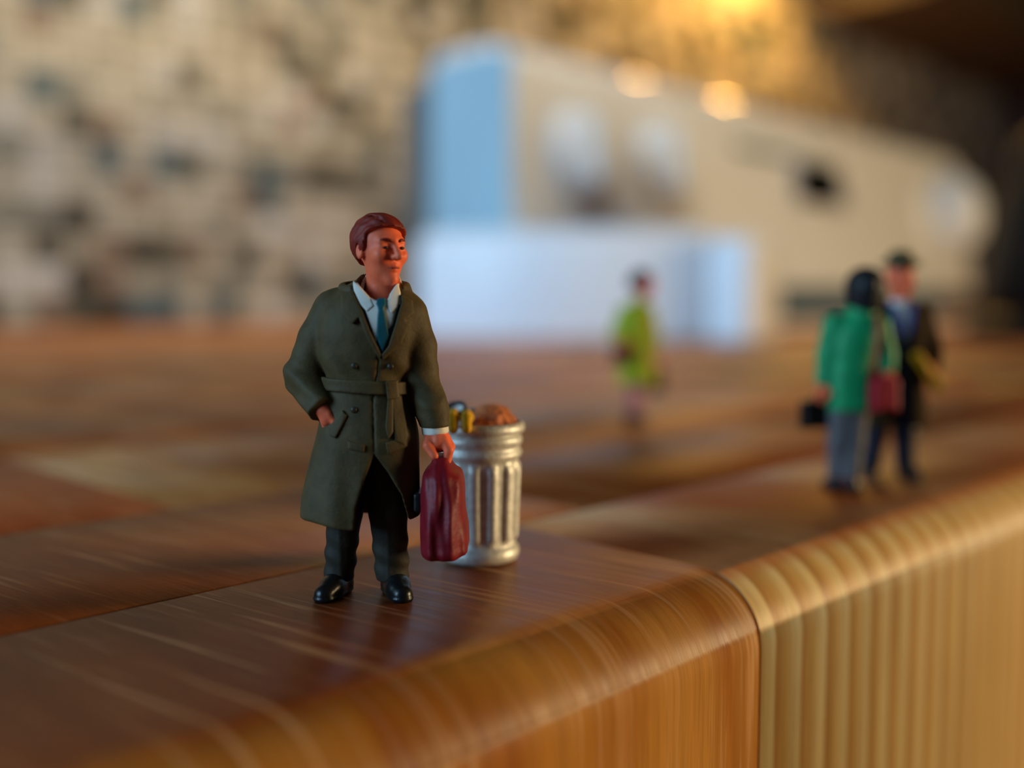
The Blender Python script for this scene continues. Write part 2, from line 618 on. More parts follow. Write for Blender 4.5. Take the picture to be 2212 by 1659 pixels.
def poly2(px, pz, pts):
    """Signed distance to a 2-D polygon."""
    P = np.array(pts, np.float32)
    d = np.full(px.shape, 1e9, np.float32)
    s = np.ones(px.shape, np.float32)
    n_ = len(P)
    j = n_ - 1
    for i in range(n_):
        e = P[j] - P[i]
        wx, wz = px - P[i, 0], pz - P[i, 1]
        t = np.clip((wx * e[0] + wz * e[1]) / (e @ e + 1e-12), 0, 1)
        d = np.minimum(d, (wx - e[0] * t) ** 2 + (wz - e[1] * t) ** 2)
        c1 = pz >= P[i, 1]
        c2 = pz < P[j, 1]
        c3 = e[0] * wz > e[1] * wx
        flip = (c1 & c2 & c3) | (~c1 & ~c2 & ~c3)
        s = np.where(flip, -s, s)
        j = i
    return s * np.sqrt(d)


# ------------------------------------------------------------------ setting: worktop of glued staves
EDGE = 2.95            # front edge of the worktop
ROUND = 0.42           # radius of its rounded edge
BACK = 66.0
top = empty('worktop', (20, 30, 0))
tag(top, 'thick varnished wooden worktop of glued staves with a rounded front edge', 'worktop')
top_inv = Vector((-20, -30, 0))
THICK = 4.0


def stave(x0, x1, y0, y1, color, mat, rounded=False):
    g = 0.004
    x0, x1 = x0 + g, x1 - g
    bv = 0.012
    prof = []
    if rounded:
        for k in range(15):
            t = math.pi / 2 * k / 14
            prof.append((y0 + ROUND - ROUND * math.cos(t), -ROUND + ROUND * math.sin(t)))
        prof = [(y0, -THICK), (y0, -2.2), (y0, -1.2)] + prof
        y1 -= g
        prof += [(y1 - bv, 0), (y1, -bv), (y1, -THICK)]
    else:
        y0, y1 = y0 + g, y1 - g
        prof = [(y0, -THICK), (y0, -bv), (y0 + bv, 0), (y1 - bv, 0), (y1, -bv), (y1, -THICK)]
    bm = bmesh.new()
    xs = [(x0, bv), (x0 + bv, 0), (x1 - bv, 0), (x1, bv)]
    cx_, cy_, cz_ = 0, (y0 + y1) / 2, -THICK / 2
    rings = []
    for xx, inset in xs:
        ring = []
        for (yy, zz) in prof:
            sy = yy + (inset if yy < y0 + 0.5 and rounded else 0)
            sz = zz - inset if zz > -0.6 else zz
            ring.append(bm.verts.new(Vector((xx, sy, sz)) + top_inv))
        rings.append(ring)
    m_ = len(prof)
    for a, b_ in zip(rings[:-1], rings[1:]):
        for k in range(m_):
            bm.faces.new((a[k], b_[k], b_[(k + 1) % m_], a[(k + 1) % m_]))
    bm.faces.new(rings[0])
    bm.faces.new(list(reversed(rings[-1])))
    bmesh.ops.recalc_face_normals(bm, faces=list(bm.faces))
    o = from_bm('stave', bm, mat, top, True)
    md = o.modifiers.new('flat_caps', 'EDGE_SPLIT')
    md.split_angle = math.radians(50)
    o.color = color
    return o


def tone():
    v = rng.uniform(0.82, 1.12)
    return (v * rng.uniform(0.97, 1.04), v, v * rng.uniform(0.9, 1.05), 1)


# front row
stave(-34, -17.5, EDGE, 4.92, tone(), M['wood'], True)
stave(-17.5, -6.4, EDGE, 4.92, tone(), M['wood'], True)
stave(-6.4, 4.92, EDGE, 4.92, (1.0, 0.95, 0.9, 1), M['wood'], True)
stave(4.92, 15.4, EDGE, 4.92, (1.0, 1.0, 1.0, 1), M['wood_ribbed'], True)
x = 15.4
while x < 185:
    e = min(x + rng.uniform(12, 22), 185)
    stave(x, e, EDGE, 4.92, tone(), M['wood_ribbed'] if rng.random() < 0.4 else M['wood'], True)
    x = e
y = 4.92
row = 0
while y < BACK - 0.5:
    y1 = min(y + rng.uniform(3.6, 4.4), BACK)
    if BACK - y1 < 2:
        y1 = BACK
    x = -34
    first = True
    if row == 0:
        y1 = 7.1
        for xa, xb, tn in ((-34, -12, tone()), (-12, 5.7, (1.05, 1.05, 1.05, 1)), (5.7, 11.5, (1.25, .95, .6, 1))):
            stave(xa, xb, y, y1, tn, M['wood'])
        x = 11.5
    while x < 185:
        e = min(x + (rng.uniform(6, 20) if first else rng.uniform(16, 30)), 185)
        if 185 - e < 4:
            e = 185
        t_ = tone()
        if y > 7.0:                       # colour lightened farther back, standing in for the wall's grazing reflection
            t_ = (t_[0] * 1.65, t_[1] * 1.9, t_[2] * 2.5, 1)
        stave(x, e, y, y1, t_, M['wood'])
        x = e
        first = False
    y = y1
    row += 1

# carcass below the worktop, floor, walls
tag(from_bm('base_cabinet', box_bm((-32, 6.5, -84), (184, 65.8, -THICK), 0.3), M['carcass']), 'pale base cabinet carrying the wooden worktop', 'cabinet')
WALL = 66.2
floor = tag(from_bm('floor', box_bm((-140, -140, -86), (190, 68, -84.02)), M['floor']), kind='structure')
wall = from_bm('wall_back', box_bm((-140, WALL + 0.25, -84), (190, WALL + 3, 130)), M['grout'])
tag(wall, kind='structure')
tag(from_bm('wall_right', box_bm((185.6, -140, -84), (190, WALL + 0.2, 130)), M['right_wall']), kind='structure')

# mosaic tiles on the back wall (single parts on the near left, the rest joined)
PITCH = 2.0
tile_mesh = None
tb = box_bm((-0.93, 0, -0.93), (0.93, 0.3, 0.93), 0.0)
fr = [f for f in tb.faces if f.normal.y < -0.5]
tb.normal_update()
fr = [e for e in tb.edges if all(abs(v.co.y) < 1e-6 for v in e.verts)]
bmesh.ops.bevel(tb, geom=fr, offset=0.14, segments=2, affect='EDGES')
tile_mesh = bpy.data.meshes.new('tile')
tb.to_mesh(tile_mesh)
tb.free()
tile_mesh.materials.append(M['tile'])
PALETTE = [(srgb(196, 186, 164), 34), (srgb(180, 170, 146), 22), (srgb(214, 208, 196), 12), (srgb(150, 146, 130), 14),
           (srgb(92, 88, 72), 12), (srgb(58, 54, 42), 8), (srgb(84, 106, 110), 9), (srgb(146, 124, 104), 6)]
cols, wts = zip(*PALETTE)
trng = random.Random(21)
cells = []
nx0, nx1 = -8, 92
for i in range(nx0, nx1):
    for k in range(0, 23):
        c = trng.choices(cols, wts)[0]
        v = trng.uniform(0.9, 1.08)
        cells.append((i * PITCH + 1.0, k * PITCH + 1.0, (c[0] * v, c[1] * v, c[2] * v, 1), trng.uniform(-0.05, 0.05)))


def in_view(X_, Z_):
    D_ = .7071 * (X_ + WALL)
    l_ = .7071 * (X_ - WALL)
    px_ = 1106 + 2200 * l_ / D_
    py_ = 655 - (Z_ - 1.53) * 2200 / D_
    return px_ > -40 and py_ > -40 and px_ < 1100


cells.sort(key=lambda c: (not in_view(c[0], c[1]), c[0]))
for X_, Z_, c, dy in cells[:300]:
    o = bpy.data.objects.new('tile', tile_mesh)
    COL.objects.link(o)
    o.parent = wall
    o.location = (X_, WALL + dy, Z_)
    o.rotation_euler = (rng.uniform(-.015, .015), 0, rng.uniform(-.02, .02))
    o.color = c
fv, ff, fc = [], [], []
base_v = np.array([v.co[:] for v in tile_mesh.vertices])
base_f = [list(p.vertices) for p in tile_mesh.polygons]
for X_, Z_, c, dy in cells[300:]:
    o0 = len(fv)
    fv.extend((base_v + np.array([X_, WALL + dy, Z_])).tolist())
    for p in base_f:
        ff.append([q + o0 for q in p])
        fc.extend([c] * len(p))
me = bpy.data.meshes.new('distant_tiles')
me.from_pydata(fv, [], ff)
at_ = me.color_attributes.new('tint', 'FLOAT_COLOR', 'CORNER')
at_.data.foreach_set('color', np.array(fc, np.float32).ravel())
tag(link('distant_tiles', me, M['tile_far'], wall, False), kind='stuff')

# dark wall cupboard at the upper right
cb = empty('wall_cupboard', (150.5, 58, 37))
tag(cb, 'dark wall cupboard hanging on the tiled wall above the white appliance', 'cupboard')
from_bm('carcass', box_bm((-33.5, -7.4, 0), (33.5, 7.9, 44), 0.15), M['cupboard'], cb)
for k in range(2):
    d = from_bm('door', box_bm((-33.3 + 33.4 * k, -9.2, 0.4), (-0.1 + 33.4 * k, -7.45, 43.6), 0.25), M['cupboard'], cb)
    hb = tube_bm([(-6 + 12 * k, -9.2, 4), (-6 + 12 * k, -11, 4.4), (-6 + 12 * k, -11, 11.6), (-6 + 12 * k, -9.2, 12)], 0.35, 8)
    from_bm('door_handle', hb, M['black_enamel'], d, True)

# ------------------------------------------------------------------ white appliance
X0, X1 = 32.6, 86.5
ap = empty('kitchen_appliance', (60, 36, 0))
tag(ap, 'long white kitchen appliance with two knobs and a small black display on its sloping front', 'appliance')


def loc_bm(bm, base):
    for v in bm.verts:
        v.co -= Vector(base)
    return bm


AB = (60, 36, 0)
# front panel: sloping slab with rounded upper edge, section in (y, z) extruded along X
sec = []
zt, zb = 13.5, 2.5


def front_y(z_):
    return 32.0 + (z_ - zb) / (zt - zb) * 1.7


sec.append((front_y(zb) + 0.3, zb))
sec.append((front_y(zb + 0.3), zb + 0.3))
RF = 1.1
cyf, czf = front_y(zt - RF) + RF, zt - RF
for k in range(13):
    t = math.radians(-8) + (math.pi / 2 + math.radians(8)) * k / 12
    sec.append((cyf - RF * math.cos(t), czf + RF * math.sin(t)))
sec += [(37.6, zt), (38.1, zt - 0.5), (38.1, zb)]
bm = bmesh.new()
xs = []
RC = 3.0
for k in range(9):
    t = math.pi / 2 * k / 8
    xs.append((X1 - RC + RC * math.sin(t), RC - RC * math.cos(t)))
rings = []
for xx, drop in [(X0, 0.35), (X0 + 0.1, 0.12), (X0 + 0.35, 0.0)] + xs:
    ring = []
    for (yy, zz) in sec:
        f = (zz - zb) / (zt - zb)
        z2 = zz - drop * f if xx > 60 else zz - drop * f * 0.8
        y2 = yy + (drop * 0.25 if yy < 35.5 else 0)
        ring.append(bm.verts.new(Vector((xx, y2, z2)) - Vector(AB)))
    rings.append(ring)
m_ = len(sec)
for a, b_ in zip(rings[:-1], rings[1:]):
    for k in range(m_):
        bm.faces.new((a[k], b_[k], b_[(k + 1) % m_], a[(k + 1) % m_]))
bm.faces.new(rings[0])
bm.faces.new(list(reversed(rings[-1])))
bmesh.ops.recalc_face_normals(bm, faces=list(bm.faces))
fp = from_bm('front_panel', bm, M['white_plastic'], ap, True)
md = fp.modifiers.new('hard_edges', 'EDGE_SPLIT')
md.split_angle = math.radians(40)
from_bm('shaded_side_panel', loc_bm(box_bm((X0 - 0.12, 32.6, 2.6), (X0 + 0.02, 38.0, 12.9), 0.05), AB), M['shaded_side'], ap)  # thin slab added over the white end to carry its shaded tone
from_bm('housing', loc_bm(box_bm((X0 + 0.2, 38.15, 1.2), (X1 - 4, 41.0, 12.4), 0.6, 3), AB), M['dark_plastic'], ap)
from_bm('plinth', loc_bm(box_bm((X0 + 2, 34.4, 0.55), (X1 - 2.5, 40.5, 2.49), 0.2), AB), M['plinth'], ap)
from_bm('base_tray', loc_bm(box_bm((X0 + 0.6, 31.2, 0.0), (X1 - 0.5, 41.0, 0.55), 0.2, 3), AB), M['white_plastic'], ap)
TILT = math.atan2(1.7, zt - zb)


def knob(cx_, cz_, rad_, dep, grip=True):
    kb = lathe_bm([(rad_ * 1.22, 0), (rad_ * 1.22, 0.18), (rad_ * 1.02, 0.42), (rad_, dep * 0.8), (rad_ * 0.93, dep), (rad_ * 0.6, dep + 0.06), (0.05, dep + 0.08)], 48)
    o = from_bm('knob', kb, M['knob_plastic'], ap, True)
    o.location = (cx_ - AB[0], front_y(cz_) - AB[1] - 0.02, cz_)
    o.rotation_euler = (math.radians(90) - TILT, 0, 0)
    if grip:
        gb = box_bm((-0.5, -rad_ * 0.92, dep * 0.85), (0.5, rad_ * 0.92, dep + 0.6), 0.3, 3)
        from_bm('grip', gb, M['knob_plastic'], o, True)
    return o


knob(37.6, 8.7, 1.9, 0.7)
knob(44.3, 8.8, 1.9, 0.7)
kr = lathe_bm([(3.1, 0), (3.1, 0.3), (2.8, 1.0), (2.2, 1.7), (1.3, 2.1), (0.05, 2.25)], 48)
kr = from_bm('dome_knob', kr, M['knob_plastic'], ap, True)
kr.location = (82.0 - AB[0], front_y(8.6) - AB[1] - 0.02, 8.6)
kr.rotation_euler = (math.radians(90) - TILT, 0, 0)
dp = box_bm((-3.1, -0.12, -1.4), (3.1, 0.12, 1.4), 0.1)
dp = from_bm('display', dp, M['display'], ap)
dp.location = (60.9 - AB[0], front_y(9.2) - AB[1] - 0.06, 9.2)
dp.rotation_euler = (-TILT, 0, 0)
fr_b = tube_bm([(-3.3, -0.1, -1.6), (3.3, -0.1, -1.6), (3.3, -0.1, 1.6), (-3.3, -0.1, 1.6), (-3.3, -0.1, -1.5)], 0.12, 6)
from_bm('display_frame', fr_b, M['white_plastic'], dp, True)
lg = box_bm((-3.4, -0.08, -0.25), (3.4, 0.08, 0.25), 0.06)
lg = from_bm('indicator_strip', lg, M['plinth'], ap)
lg.location = (55.0 - AB[0], front_y(10.6) - AB[1] - 0.02, 10.6)
lg.rotation_euler = (-TILT, 0, 0)

# ------------------------------------------------------------------ white tub in front of it
tub = empty('storage_tub', (32, 27, 0))
tag(tub, 'low white plastic tub with a bulging front, standing before the white appliance', 'storage tub')
TB = (32, 27, 0)


def footprint_bm(pts, z0, z1, bev):
    bm = bmesh.new()
    vs = [bm.verts.new(Vector((p[0], p[1], z0)) - Vector(TB)) for p in pts]
    f = bm.faces.new(vs)
    r_ = bmesh.ops.extrude_face_region(bm, geom=[f])
    for v in r_['geom']:
        if isinstance(v, bmesh.types.BMVert):
            v.co.z = z1
    bmesh.ops.recalc_face_normals(bm, faces=list(bm.faces))
    ed = [e for e in bm.edges if abs(e.verts[0].co.z - e.verts[1].co.z) < 1e-5]
    bmesh.ops.bevel(bm, geom=ed, offset=bev, segments=4, affect='EDGES', profile=0.5)
    return bm


fpts = [(35.3, 27.0), (30.4, 34.6), (28.8, 34.6)]
q0, q1, q2 = np.array([27.9, 33.4]), np.array([27.6, 28.0]), np.array([34.2, 23.4])
for k in range(17):
    t = k / 16
    p = (1 - t) ** 2 * q0 + 2 * t * (1 - t) * q1 + t * t * q2
    fpts.append((p[0], p[1]))
fpts += [(36.4, 23.8), (36.6, 25.3)]
o = from_bm('tub_body', footprint_bm(fpts, 0.0, 4.3, 0.3), M['tub_plastic'], tub, True)
o.modifiers.new('hard_edges', 'EDGE_SPLIT').split_angle = math.radians(35)
o = from_bm('end_wall', footprint_bm([(34.2, 23.2), (34.2, 21.7), (34.5, 21.4), (36.9, 21.6), (36.9, 23.6)], 0.0, 4.1, 0.25), M['tub_plastic'], tub, True)
o.modifiers.new('hard_edges', 'EDGE_SPLIT').split_angle = math.radians(35)
lid = from_bm('lid', footprint_bm([((p[0] - 32) * .97 + 32, (p[1] - 28) * .97 + 28) for p in fpts], 4.3, 4.5, 0.08), M['tub_plastic'], tub, True)
lid.modifiers.new('hard_edges', 'EDGE_SPLIT').split_angle = math.radians(35)

# ------------------------------------------------------------------ black pot at the right border
pot = empty('black_pot', (47.9, 12.0, 0))
tag(pot, 'black pot with a flared foot standing at the right end of the worktop', 'pot')
from_bm('foot', lathe_bm([(6.0, 0), (6.1, 0.25), (6.0, 0.8), (5.4, 1.15), (0.1, 1.15)], 64), M['black_enamel'], pot, True)
pb = from_bm('body', lathe_bm([(5.0, 1.16), (5.25, 1.6), (5.3, 3.2), (5.1, 5.0), (4.7, 6.6), (4.35, 7.6), (4.5, 7.9), (4.4, 8.0), (0.1, 8.0)], 64), M['black_enamel'], pot, True)
ld = from_bm('pot_lid', lathe_bm([(4.35, 8.01), (4.3, 8.3), (3.4, 8.9), (1.6, 9.3), (0.1, 9.4)], 64), M['black_enamel'], pot, True)
from_bm('lid_knob', lathe_bm([(0.35, 9.35), (0.35, 9.8), (0.8, 10.1), (0.8, 10.5), (0.1, 10.7)], 24), M['black_enamel'], ld, True)

# ------------------------------------------------------------------ the man with the red bag
FACING = -math.radians(45)       # local +y runs away from the photographer


def U(px_, py_):
    return ((px_ - 790) / 408.0, (1280 - py_) / 408.0)


HC = (0.083, 0.015, 1.835)        # head centre
HY = math.radians(42)             # head turned to its left


def head_local(x, y, z, c=HC, a=HY):
    hx, hy = rotz(x, y, c, a)
    return hx, hy, z - c[2]


def skull(hx, hy, hz):
    d = egg(hx, hy, hz, (0, .022, .045), (.120, .147, .130))
    d = smin(d, egg(hx, hy, hz, (0, -.035, -.065), (.092, .098, .120)), .05)
    return d


def head_sdf(hx, hy, hz, male=True):
    ax_ = np.abs(hx)
    d = skull(hx, hy, hz)
    d = smin(d, ball(hx, hy, hz, (0, -.098, -.158), .036), .035)                  # chin
    d = smin(d, cone(ax_, hy, hz, (.0, -.120, .042), (.062, -.100, .036), .024, .022), .025)   # brow
    d = smin(d, ball(ax_, hy, hz, (.060, -.092, -.035), .042), .03)              # cheekbone
    d = smax(d, -ball(ax_, hy, hz, (.048, -.152, .004), .030), .02)              # eye socket
    d = smin(d, egg(ax_, hy, hz, (.048, -.112, .004), (.026, .016, .014)), .008)   # eyelids
    d = smin(d, cone(hx, hy, hz, (0, -.132, .022), (0, -.172, -.042), .014, .020), .016)  # nose
    d = smin(d, ball(ax_, hy, hz, (.016, -.146, -.046), .014), .012)
    d = smin(d, cone(ax_, hy, hz, (0, -.131, -.087), (.028, -.120, -.089), .012, .008), .012)  # upper lip
    d = smin(d, cone(ax_, hy, hz, (0, -.128, -.108), (.024, -.118, -.106), .012, .008), .012)
    d = smax(d, -cone(ax_, hy, hz, (0, -.146, -.098), (.030, -.130, -.097), .006, .004), .006)
    d = smax(d, -ball(hx, hy, hz, (0, -.152, -.128), .016), .014)
    d = smin(d, egg(ax_, hy, hz, (.118, .012, -.012), (.016, .030, .044)), .012)   # ears
    d = smax(d, -egg(ax_, hy, hz, (.134, .004, -.008), (.010, .014, .026)), .008)
    return d


S1, E1, W1 = (-.165, .02, 1.515), (-.335, .03, 1.17), (-.205, -.13, 1.005)
S2, E2, W2 = (.215, .01, 1.49), (.285, .02, 1.17), (.372, -.05, .935)


def hand_fist(x, y, z):
    """Left hand closed round the bag's handle, which runs in depth under the fingers."""
    d = egg(x, y, z, (.388, -.045, .835), (.056, .088, .066))
    for i in range(4):
        yy = -.108 + .044 * i
        L = (0.0, .006, .004, -.004)[i]
        d = smin(d, chain(x, y, z, [(.418, yy + .01, .845, .026), (.446, yy, .790, .025), (.432, yy, .732 - L, .023), (.392, yy, .716 - L, .020)], .008), .009)
    d = smin(d, chain(x, y, z, [(.345, -.07, .865, .030), (.338, -.118, .815, .027), (.372, -.138, .765, .023)], .01), .012)
    return d


def hand_pocket(x, y, z):
    """Right hand sliding into the coat pocket: fingers run down into the slit, thumb outside."""
    d = egg(x, y, z, (-.182, -.122, .965), (.042, .044, .050))
    for i in range(4):
        o_ = (-.04 + .024 * i)
        d = smin(d, chain(x, y, z, [(-.16 + o_, -.112, .935, .019), (-.14 + o_, -.104, .87, .018), (-.125 + o_, -.095, .815 + .008 * abs(i - 1), .015)], .006), .007)
    d = smin(d, chain(x, y, z, [(-.170, -.150, .985, .020), (-.142, -.150, .945, .018), (-.120, -.140, .91, .016)], .008), .01)
    return d


def man_body(x, y, z):
    hx, hy, hz = head_local(x, y, z)
    d = head_sdf(hx, hy, hz)
    d = smin(d, cone(x, y, z, (.085, .03, 1.72), (.088, .03, 1.52), .078, .088), .03)
    d = smin(d, egg(x, y, z, (.02, .02, 1.35), (.19, .12, .24)), .04)
    d = smin(d, egg(x, y, z, (.0, .02, 1.0), (.17, .11, .20)), .06)
    d = smin(d, chain(x, y, z, [(-.13, .02, 1.5, .07), (*E1, .055), (-.205, -.125, 1.005, .042)]), .03)
    d = smin(d, chain(x, y, z, [(.16, .01, 1.47, .07), (*E2, .055), (.375, -.05, .90, .040)]), .03)
    d = smin(d, chain(x, y, z, [(-.09, .02, .92, .085), (-.125, .0, .45, .06), (-.155, .02, .10, .045)]), .04)
    d = smin(d, chain(x, y, z, [(.08, .02, .92, .085), (.115, .0, .45, .06), (.13, .02, .10, .045)]), .04)
    d = smin(d, hand_fist(x, y, z), .02)
    d = smin(d, hand_pocket(x, y, z), .02)
    return d


man = sculpt('person', man_body, (-.46, -.30, .04), (.52, .26, 2.06), .0105, M['skin'])
man.location = (3.20, 4.28, 0)
man.scale = (.985, .985, .985)
man.rotation_euler = (0, 0, FACING)
tag(man, 'person in long belted olive overcoat and teal tie holding a dark red bag', 'person')


def man_hair(x, y, z):
    hx, hy, hz = head_local(x, y, z)
    quiff = .012 * np.clip((-.02 - hy) / .1, 0, 1)
    ang = np.arctan2(hx * .8 + hy * .6, hz + .12)
    strands = .0028 * np.sin(ang * 42 + hy * 25) + .0018 * np.sin(hx * 95 + hz * 60)
    d = skull(hx, hy, hz) - .017 - quiff - strands
    line = np.interp(hy, [-.2, -.125, -.085, -.045, -.035, .0, .012, .05, .10, .2], [.120, .112, .094, .066, .010, -.04, .03, -.03, -.10, -.12])
    line = line + .012 * np.clip(-hx / .1, -1, 1) * (hy < -.04)
    d = smax(d, line - hz, .008)
    part = np.sqrt((hx + .052) ** 2 + (hz - .163 + hy * hy * 2) ** 2) - .010
    return smax(d, -part, .008)


hair = sculpt('hair', man_hair, (-.13, -.22, 1.68), (.30, .24, 2.07), .008, M['hair_red'], man)
for s in (-1, 1):
    ex, ey = .050 * s, -.124
    ca, sa = math.cos(HY), math.sin(HY)
    e_bm = bmesh.new()
    bmesh.ops.create_uvsphere(e_bm, u_segments=16, v_segments=10, radius=1)
    for v in e_bm.verts:
        lx, ly, lz = v.co.x * .017 + ex, v.co.y * .010 + ey, v.co.z * .008 + .003
        v.co = Vector((HC[0] + ca * lx - sa * ly, HC[1] + sa * lx + ca * ly, HC[2] + lz))
    from_bm('eye', e_bm, M['eye'], man, True)
    bw = []
    for t in np.linspace(0, 1, 6):
        lx, ly, lz = s * (.022 + .052 * t), -.141 + .030 * t * t, .036 + .010 * math.sin(t * 2.6)
        bw.append((HC[0] + ca * lx - sa * ly, HC[1] + sa * lx + ca * ly, HC[2] + lz))
    from_bm('eyebrow', tube_bm(bw, .007, 6), M['hair_red'], man, True)
lp = []
for t in np.linspace(-1, 1, 9):
    lx, ly, lz = t * .026, -.139 + .012 * t * t, -.099
    lp.append((HC[0] + ca * lx - sa * ly, HC[1] + sa * lx + ca * ly, HC[2] + lz))
from_bm('mouth', tube_bm(lp, .006, 6), M['lips'], man, True)

COAT = [(.30, -.038, .01, .325, .25), (.40, -.038, .01, .318, .245), (.50, -.035, .01, .313, .24), (.70, -.012, .01, .292, .22), (.90, .012, .0, .262, .20),
        (1.02, .005, .0, .236, .180), (1.12, .008, .0, .212, .165), (1.30, .015, .0, .262, .195), (1.45, .028, .0, .272, .195),
        (1.55, .04, .0, .245, .165), (1.62, .05, .01, .185, .135), (1.68, .07, .02, .11, .11), (1.74, .08, .03, .09, .095)]


def torso(x, y, z):
    d = loft(x, y, z, COAT, 2.3)
    return smin(d, cone(x, y, z, (-.135, .03, 1.565), (.19, .02, 1.545), .072, .076), .05)


def sleeves(x, y, z):
    fold = .008 * np.sin(z * 48 + x * 30) * np.exp(-((z - 1.15) / .14) ** 2) + .005 * np.sin(z * 70 - y * 40) * np.exp(-((z - 1.0) / .1) ** 2)
    a = chain(x, y, z, [(*S1, .112), (-.245, .03, 1.36, .110), (*E1, .100), (W1[0], W1[1], W1[2], .078)], .03) - fold * .8
    dx, dy, dz = W1[0] - E1[0], W1[1] - E1[1], W1[2] - E1[2]
    L = math.sqrt(dx * dx + dy * dy + dz * dz)
    a = smax(a, ((x - W1[0]) * dx + (y - W1[1]) * dy + (z - W1[2]) * dz) / L - .005, .012)
    b_ = chain(x, y, z, [(*S2, .118), (.268, .01, 1.32, .106), (*E2, .098), (.352, -.03, 1.0, .086), (.374, -.05, .90, .078)], .03) - fold * .5
    b_ = smax(b_, .905 + .05 * (x - .37) - z, .012)
    return np.minimum(a, b_)


VPOLY = [U(*p) for p in ((775, 615), (783, 640), (796, 662), (812, 702), (834, 752), (847, 735), (862, 692), (873, 645), (868, 608), (848, 560), (790, 560))]
OPEN = [U(*p) for p in ((818, 962), (800, 1010), (780, 1075), (772, 1180), (888, 1180), (886, 1110), (872, 1050), (845, 1000))]


def coat(x, y, z):
    t = torso(x, y, z)
    drape = .006 * np.sin(np.arctan2(y, x + .02) * 9 + z * 3) * np.clip((.95 - z) / .5, 0, 1)
    t = t - drape
    chest = .006 * np.sin(z * 26 + x * 34) * np.exp(-((z - 1.2) / .1) ** 2)
    t = t - chest
    s = sleeves(x, y, z)
    d = smin(t, s, .022)
    d = smax(d, .405 - .02 * np.cos(x * 9) - z, .02)
    hollow = np.maximum(t + .032, z - .86)
    d = smax(d, -hollow, .01)
    d = smax(d, -np.maximum(poly2(x, z, VPOLY), y - .02), .012)
    d = smax(d, -np.maximum(poly2(x, z, OPEN), y + .02), .014)
    d = smax(d, -cone(x, y, z, (.085, .03, 1.6), (.088, .03, 1.9), .098, .11), .01)
    # overlap line of the double-breasted front, from the V down to the opening
    seam = np.abs(x - np.interp(z, [.79, 1.05, 1.30], [.072, .062, .098])) - .004
    d = smax(d, -np.maximum(np.maximum(seam, np.abs(t) - .010), np.maximum(y, np.maximum(z - 1.30, .79 - z))), .008)
    # pocket slit
    return d


ct = sculpt('overcoat', coat, (-.48, -.31, .36), (.50, .31, 1.74), .0105, M['coat'], man)


def shell(poly, t0, base=torso):
    def f(x, y, z):
        b_ = base(x, y, z)
        return smax(smax(np.abs(b_ - t0 + .02) - .02, poly2(x, z, poly), .008), y - .0, .006)
    return f


def poly_px(*p):
    return [U(*q) for q in p]


lap1 = poly_px((772, 618), (748, 628), (752, 668), (778, 690), (790, 676), (806, 716), (832, 764), (836, 752), (812, 700), (796, 660), (783, 638))
lap2 = poly_px((874, 628), (896, 640), (902, 668), (885, 682), (893, 690), (876, 730), (838, 764), (836, 752), (850, 735), (864, 692), (876, 645))
sculpt('lapel', shell(lap1, .026), (-.14, -.30, 1.24), (.16, .0, 1.66), .0075, M['coat'], ct)
sculpt('lapel', shell(lap2, .026), (.09, -.30, 1.24), (.30, .0, 1.66), .0075, M['coat'], ct)


def belt(x, y, z):
    b_ = torso(x, y, z) - .010
    zc = 1.125 + .03 * (x + .1) * 0 - .012 * np.sin(x * 6)
    d = smax(np.abs(b_) - .014, np.abs(z - zc) - .034, .010)
    return d




def coat_collar(x, y, z):
    r_ = np.sqrt((x - .05) ** 2 + ((y - .035) * 1.12) ** 2)
    R_ = .196 - .35 * (z - 1.58)
    d = smax(np.abs(r_ - R_) - .016, np.abs(z - 1.605 - .02 * np.clip((y + .02) / .15, -1, 1)) - .05, .014)
    return smax(d, -np.maximum(poly2(x, z, VPOLY) - .012, y - .05), .01)


sculpt('coat_collar', coat_collar, (-.20, -.20, 1.52), (.30, .27, 1.69), .0085, M['coat'], ct)
bl = sculpt('belt', belt, (-.27, -.24, 1.05), (.28, .24, 1.2), .0085, M['coat'], ct)
knot = poly_px((842, 808), (866, 808), (870, 845), (846, 848))
tail = poly_px((852, 840), (872, 840), (888, 925), (880, 945), (862, 935))
tail2 = poly_px((846, 842), (858, 842), (858, 915), (848, 930), (842, 905))
sculpt('belt_knot', shell(knot, .034), (.11, -.30, 1.03), (.22, .0, 1.18), .0065, M['coat'], bl)
sculpt('belt_tail', shell(tail, .018), (.13, -.30, .80), (.26, .0, 1.1), .0065, M['coat'], bl)
sculpt('belt_tail', shell(tail2, .020), (.11, -.30, .83), (.19, .0, 1.1), .0065, M['coat'], bl)
pk = poly_px((722, 905), (752, 868), (762, 880), (738, 928), (724, 924))
sculpt('pocket_flap', shell(pk, .015), (-.19, -.30, .84), (-.05, .0, 1.04), .007, M['coat'], ct)
pk2 = poly_px((842, 936), (884, 926), (886, 948), (846, 962))
sculpt('pocket_flap', shell(pk2, .015), (.11, -.30, .76), (.26, .0, .89), .007, M['coat'], ct)
pk3 = poly_px((764, 932), (800, 940), (798, 956), (764, 950))
sculpt('pocket_flap', shell(pk3, .014), (-.08, -.30, .77), (.05, .0, .89), .007, M['coat'], ct)


def surf_y(px_, py_, off=0.0):
    """Front surface of the coat under a point of its face (bisection on the field)."""
    u_, z_ = U(px_, py_)
    ys = np.linspace(-.34, 0, 300)
    d = torso(np.full(300, u_), ys, np.full(300, z_))
    i = int(np.argmax(d < 0))
    return (u_, ys[i] - off, z_)


for p in ((782, 658), (778, 776), (852, 778), (884, 655), (776, 868), (856, 872)):
    c = surf_y(*p, off=.006)
    bb = bmesh.new()
    bmesh.ops.create_uvsphere(bb, u_segments=12, v_segments=8, radius=.017)
    for v in bb.verts:
        v.co.y *= .5
        v.co += Vector(c)
    from_bm('button', bb, M['button'], ct, True)

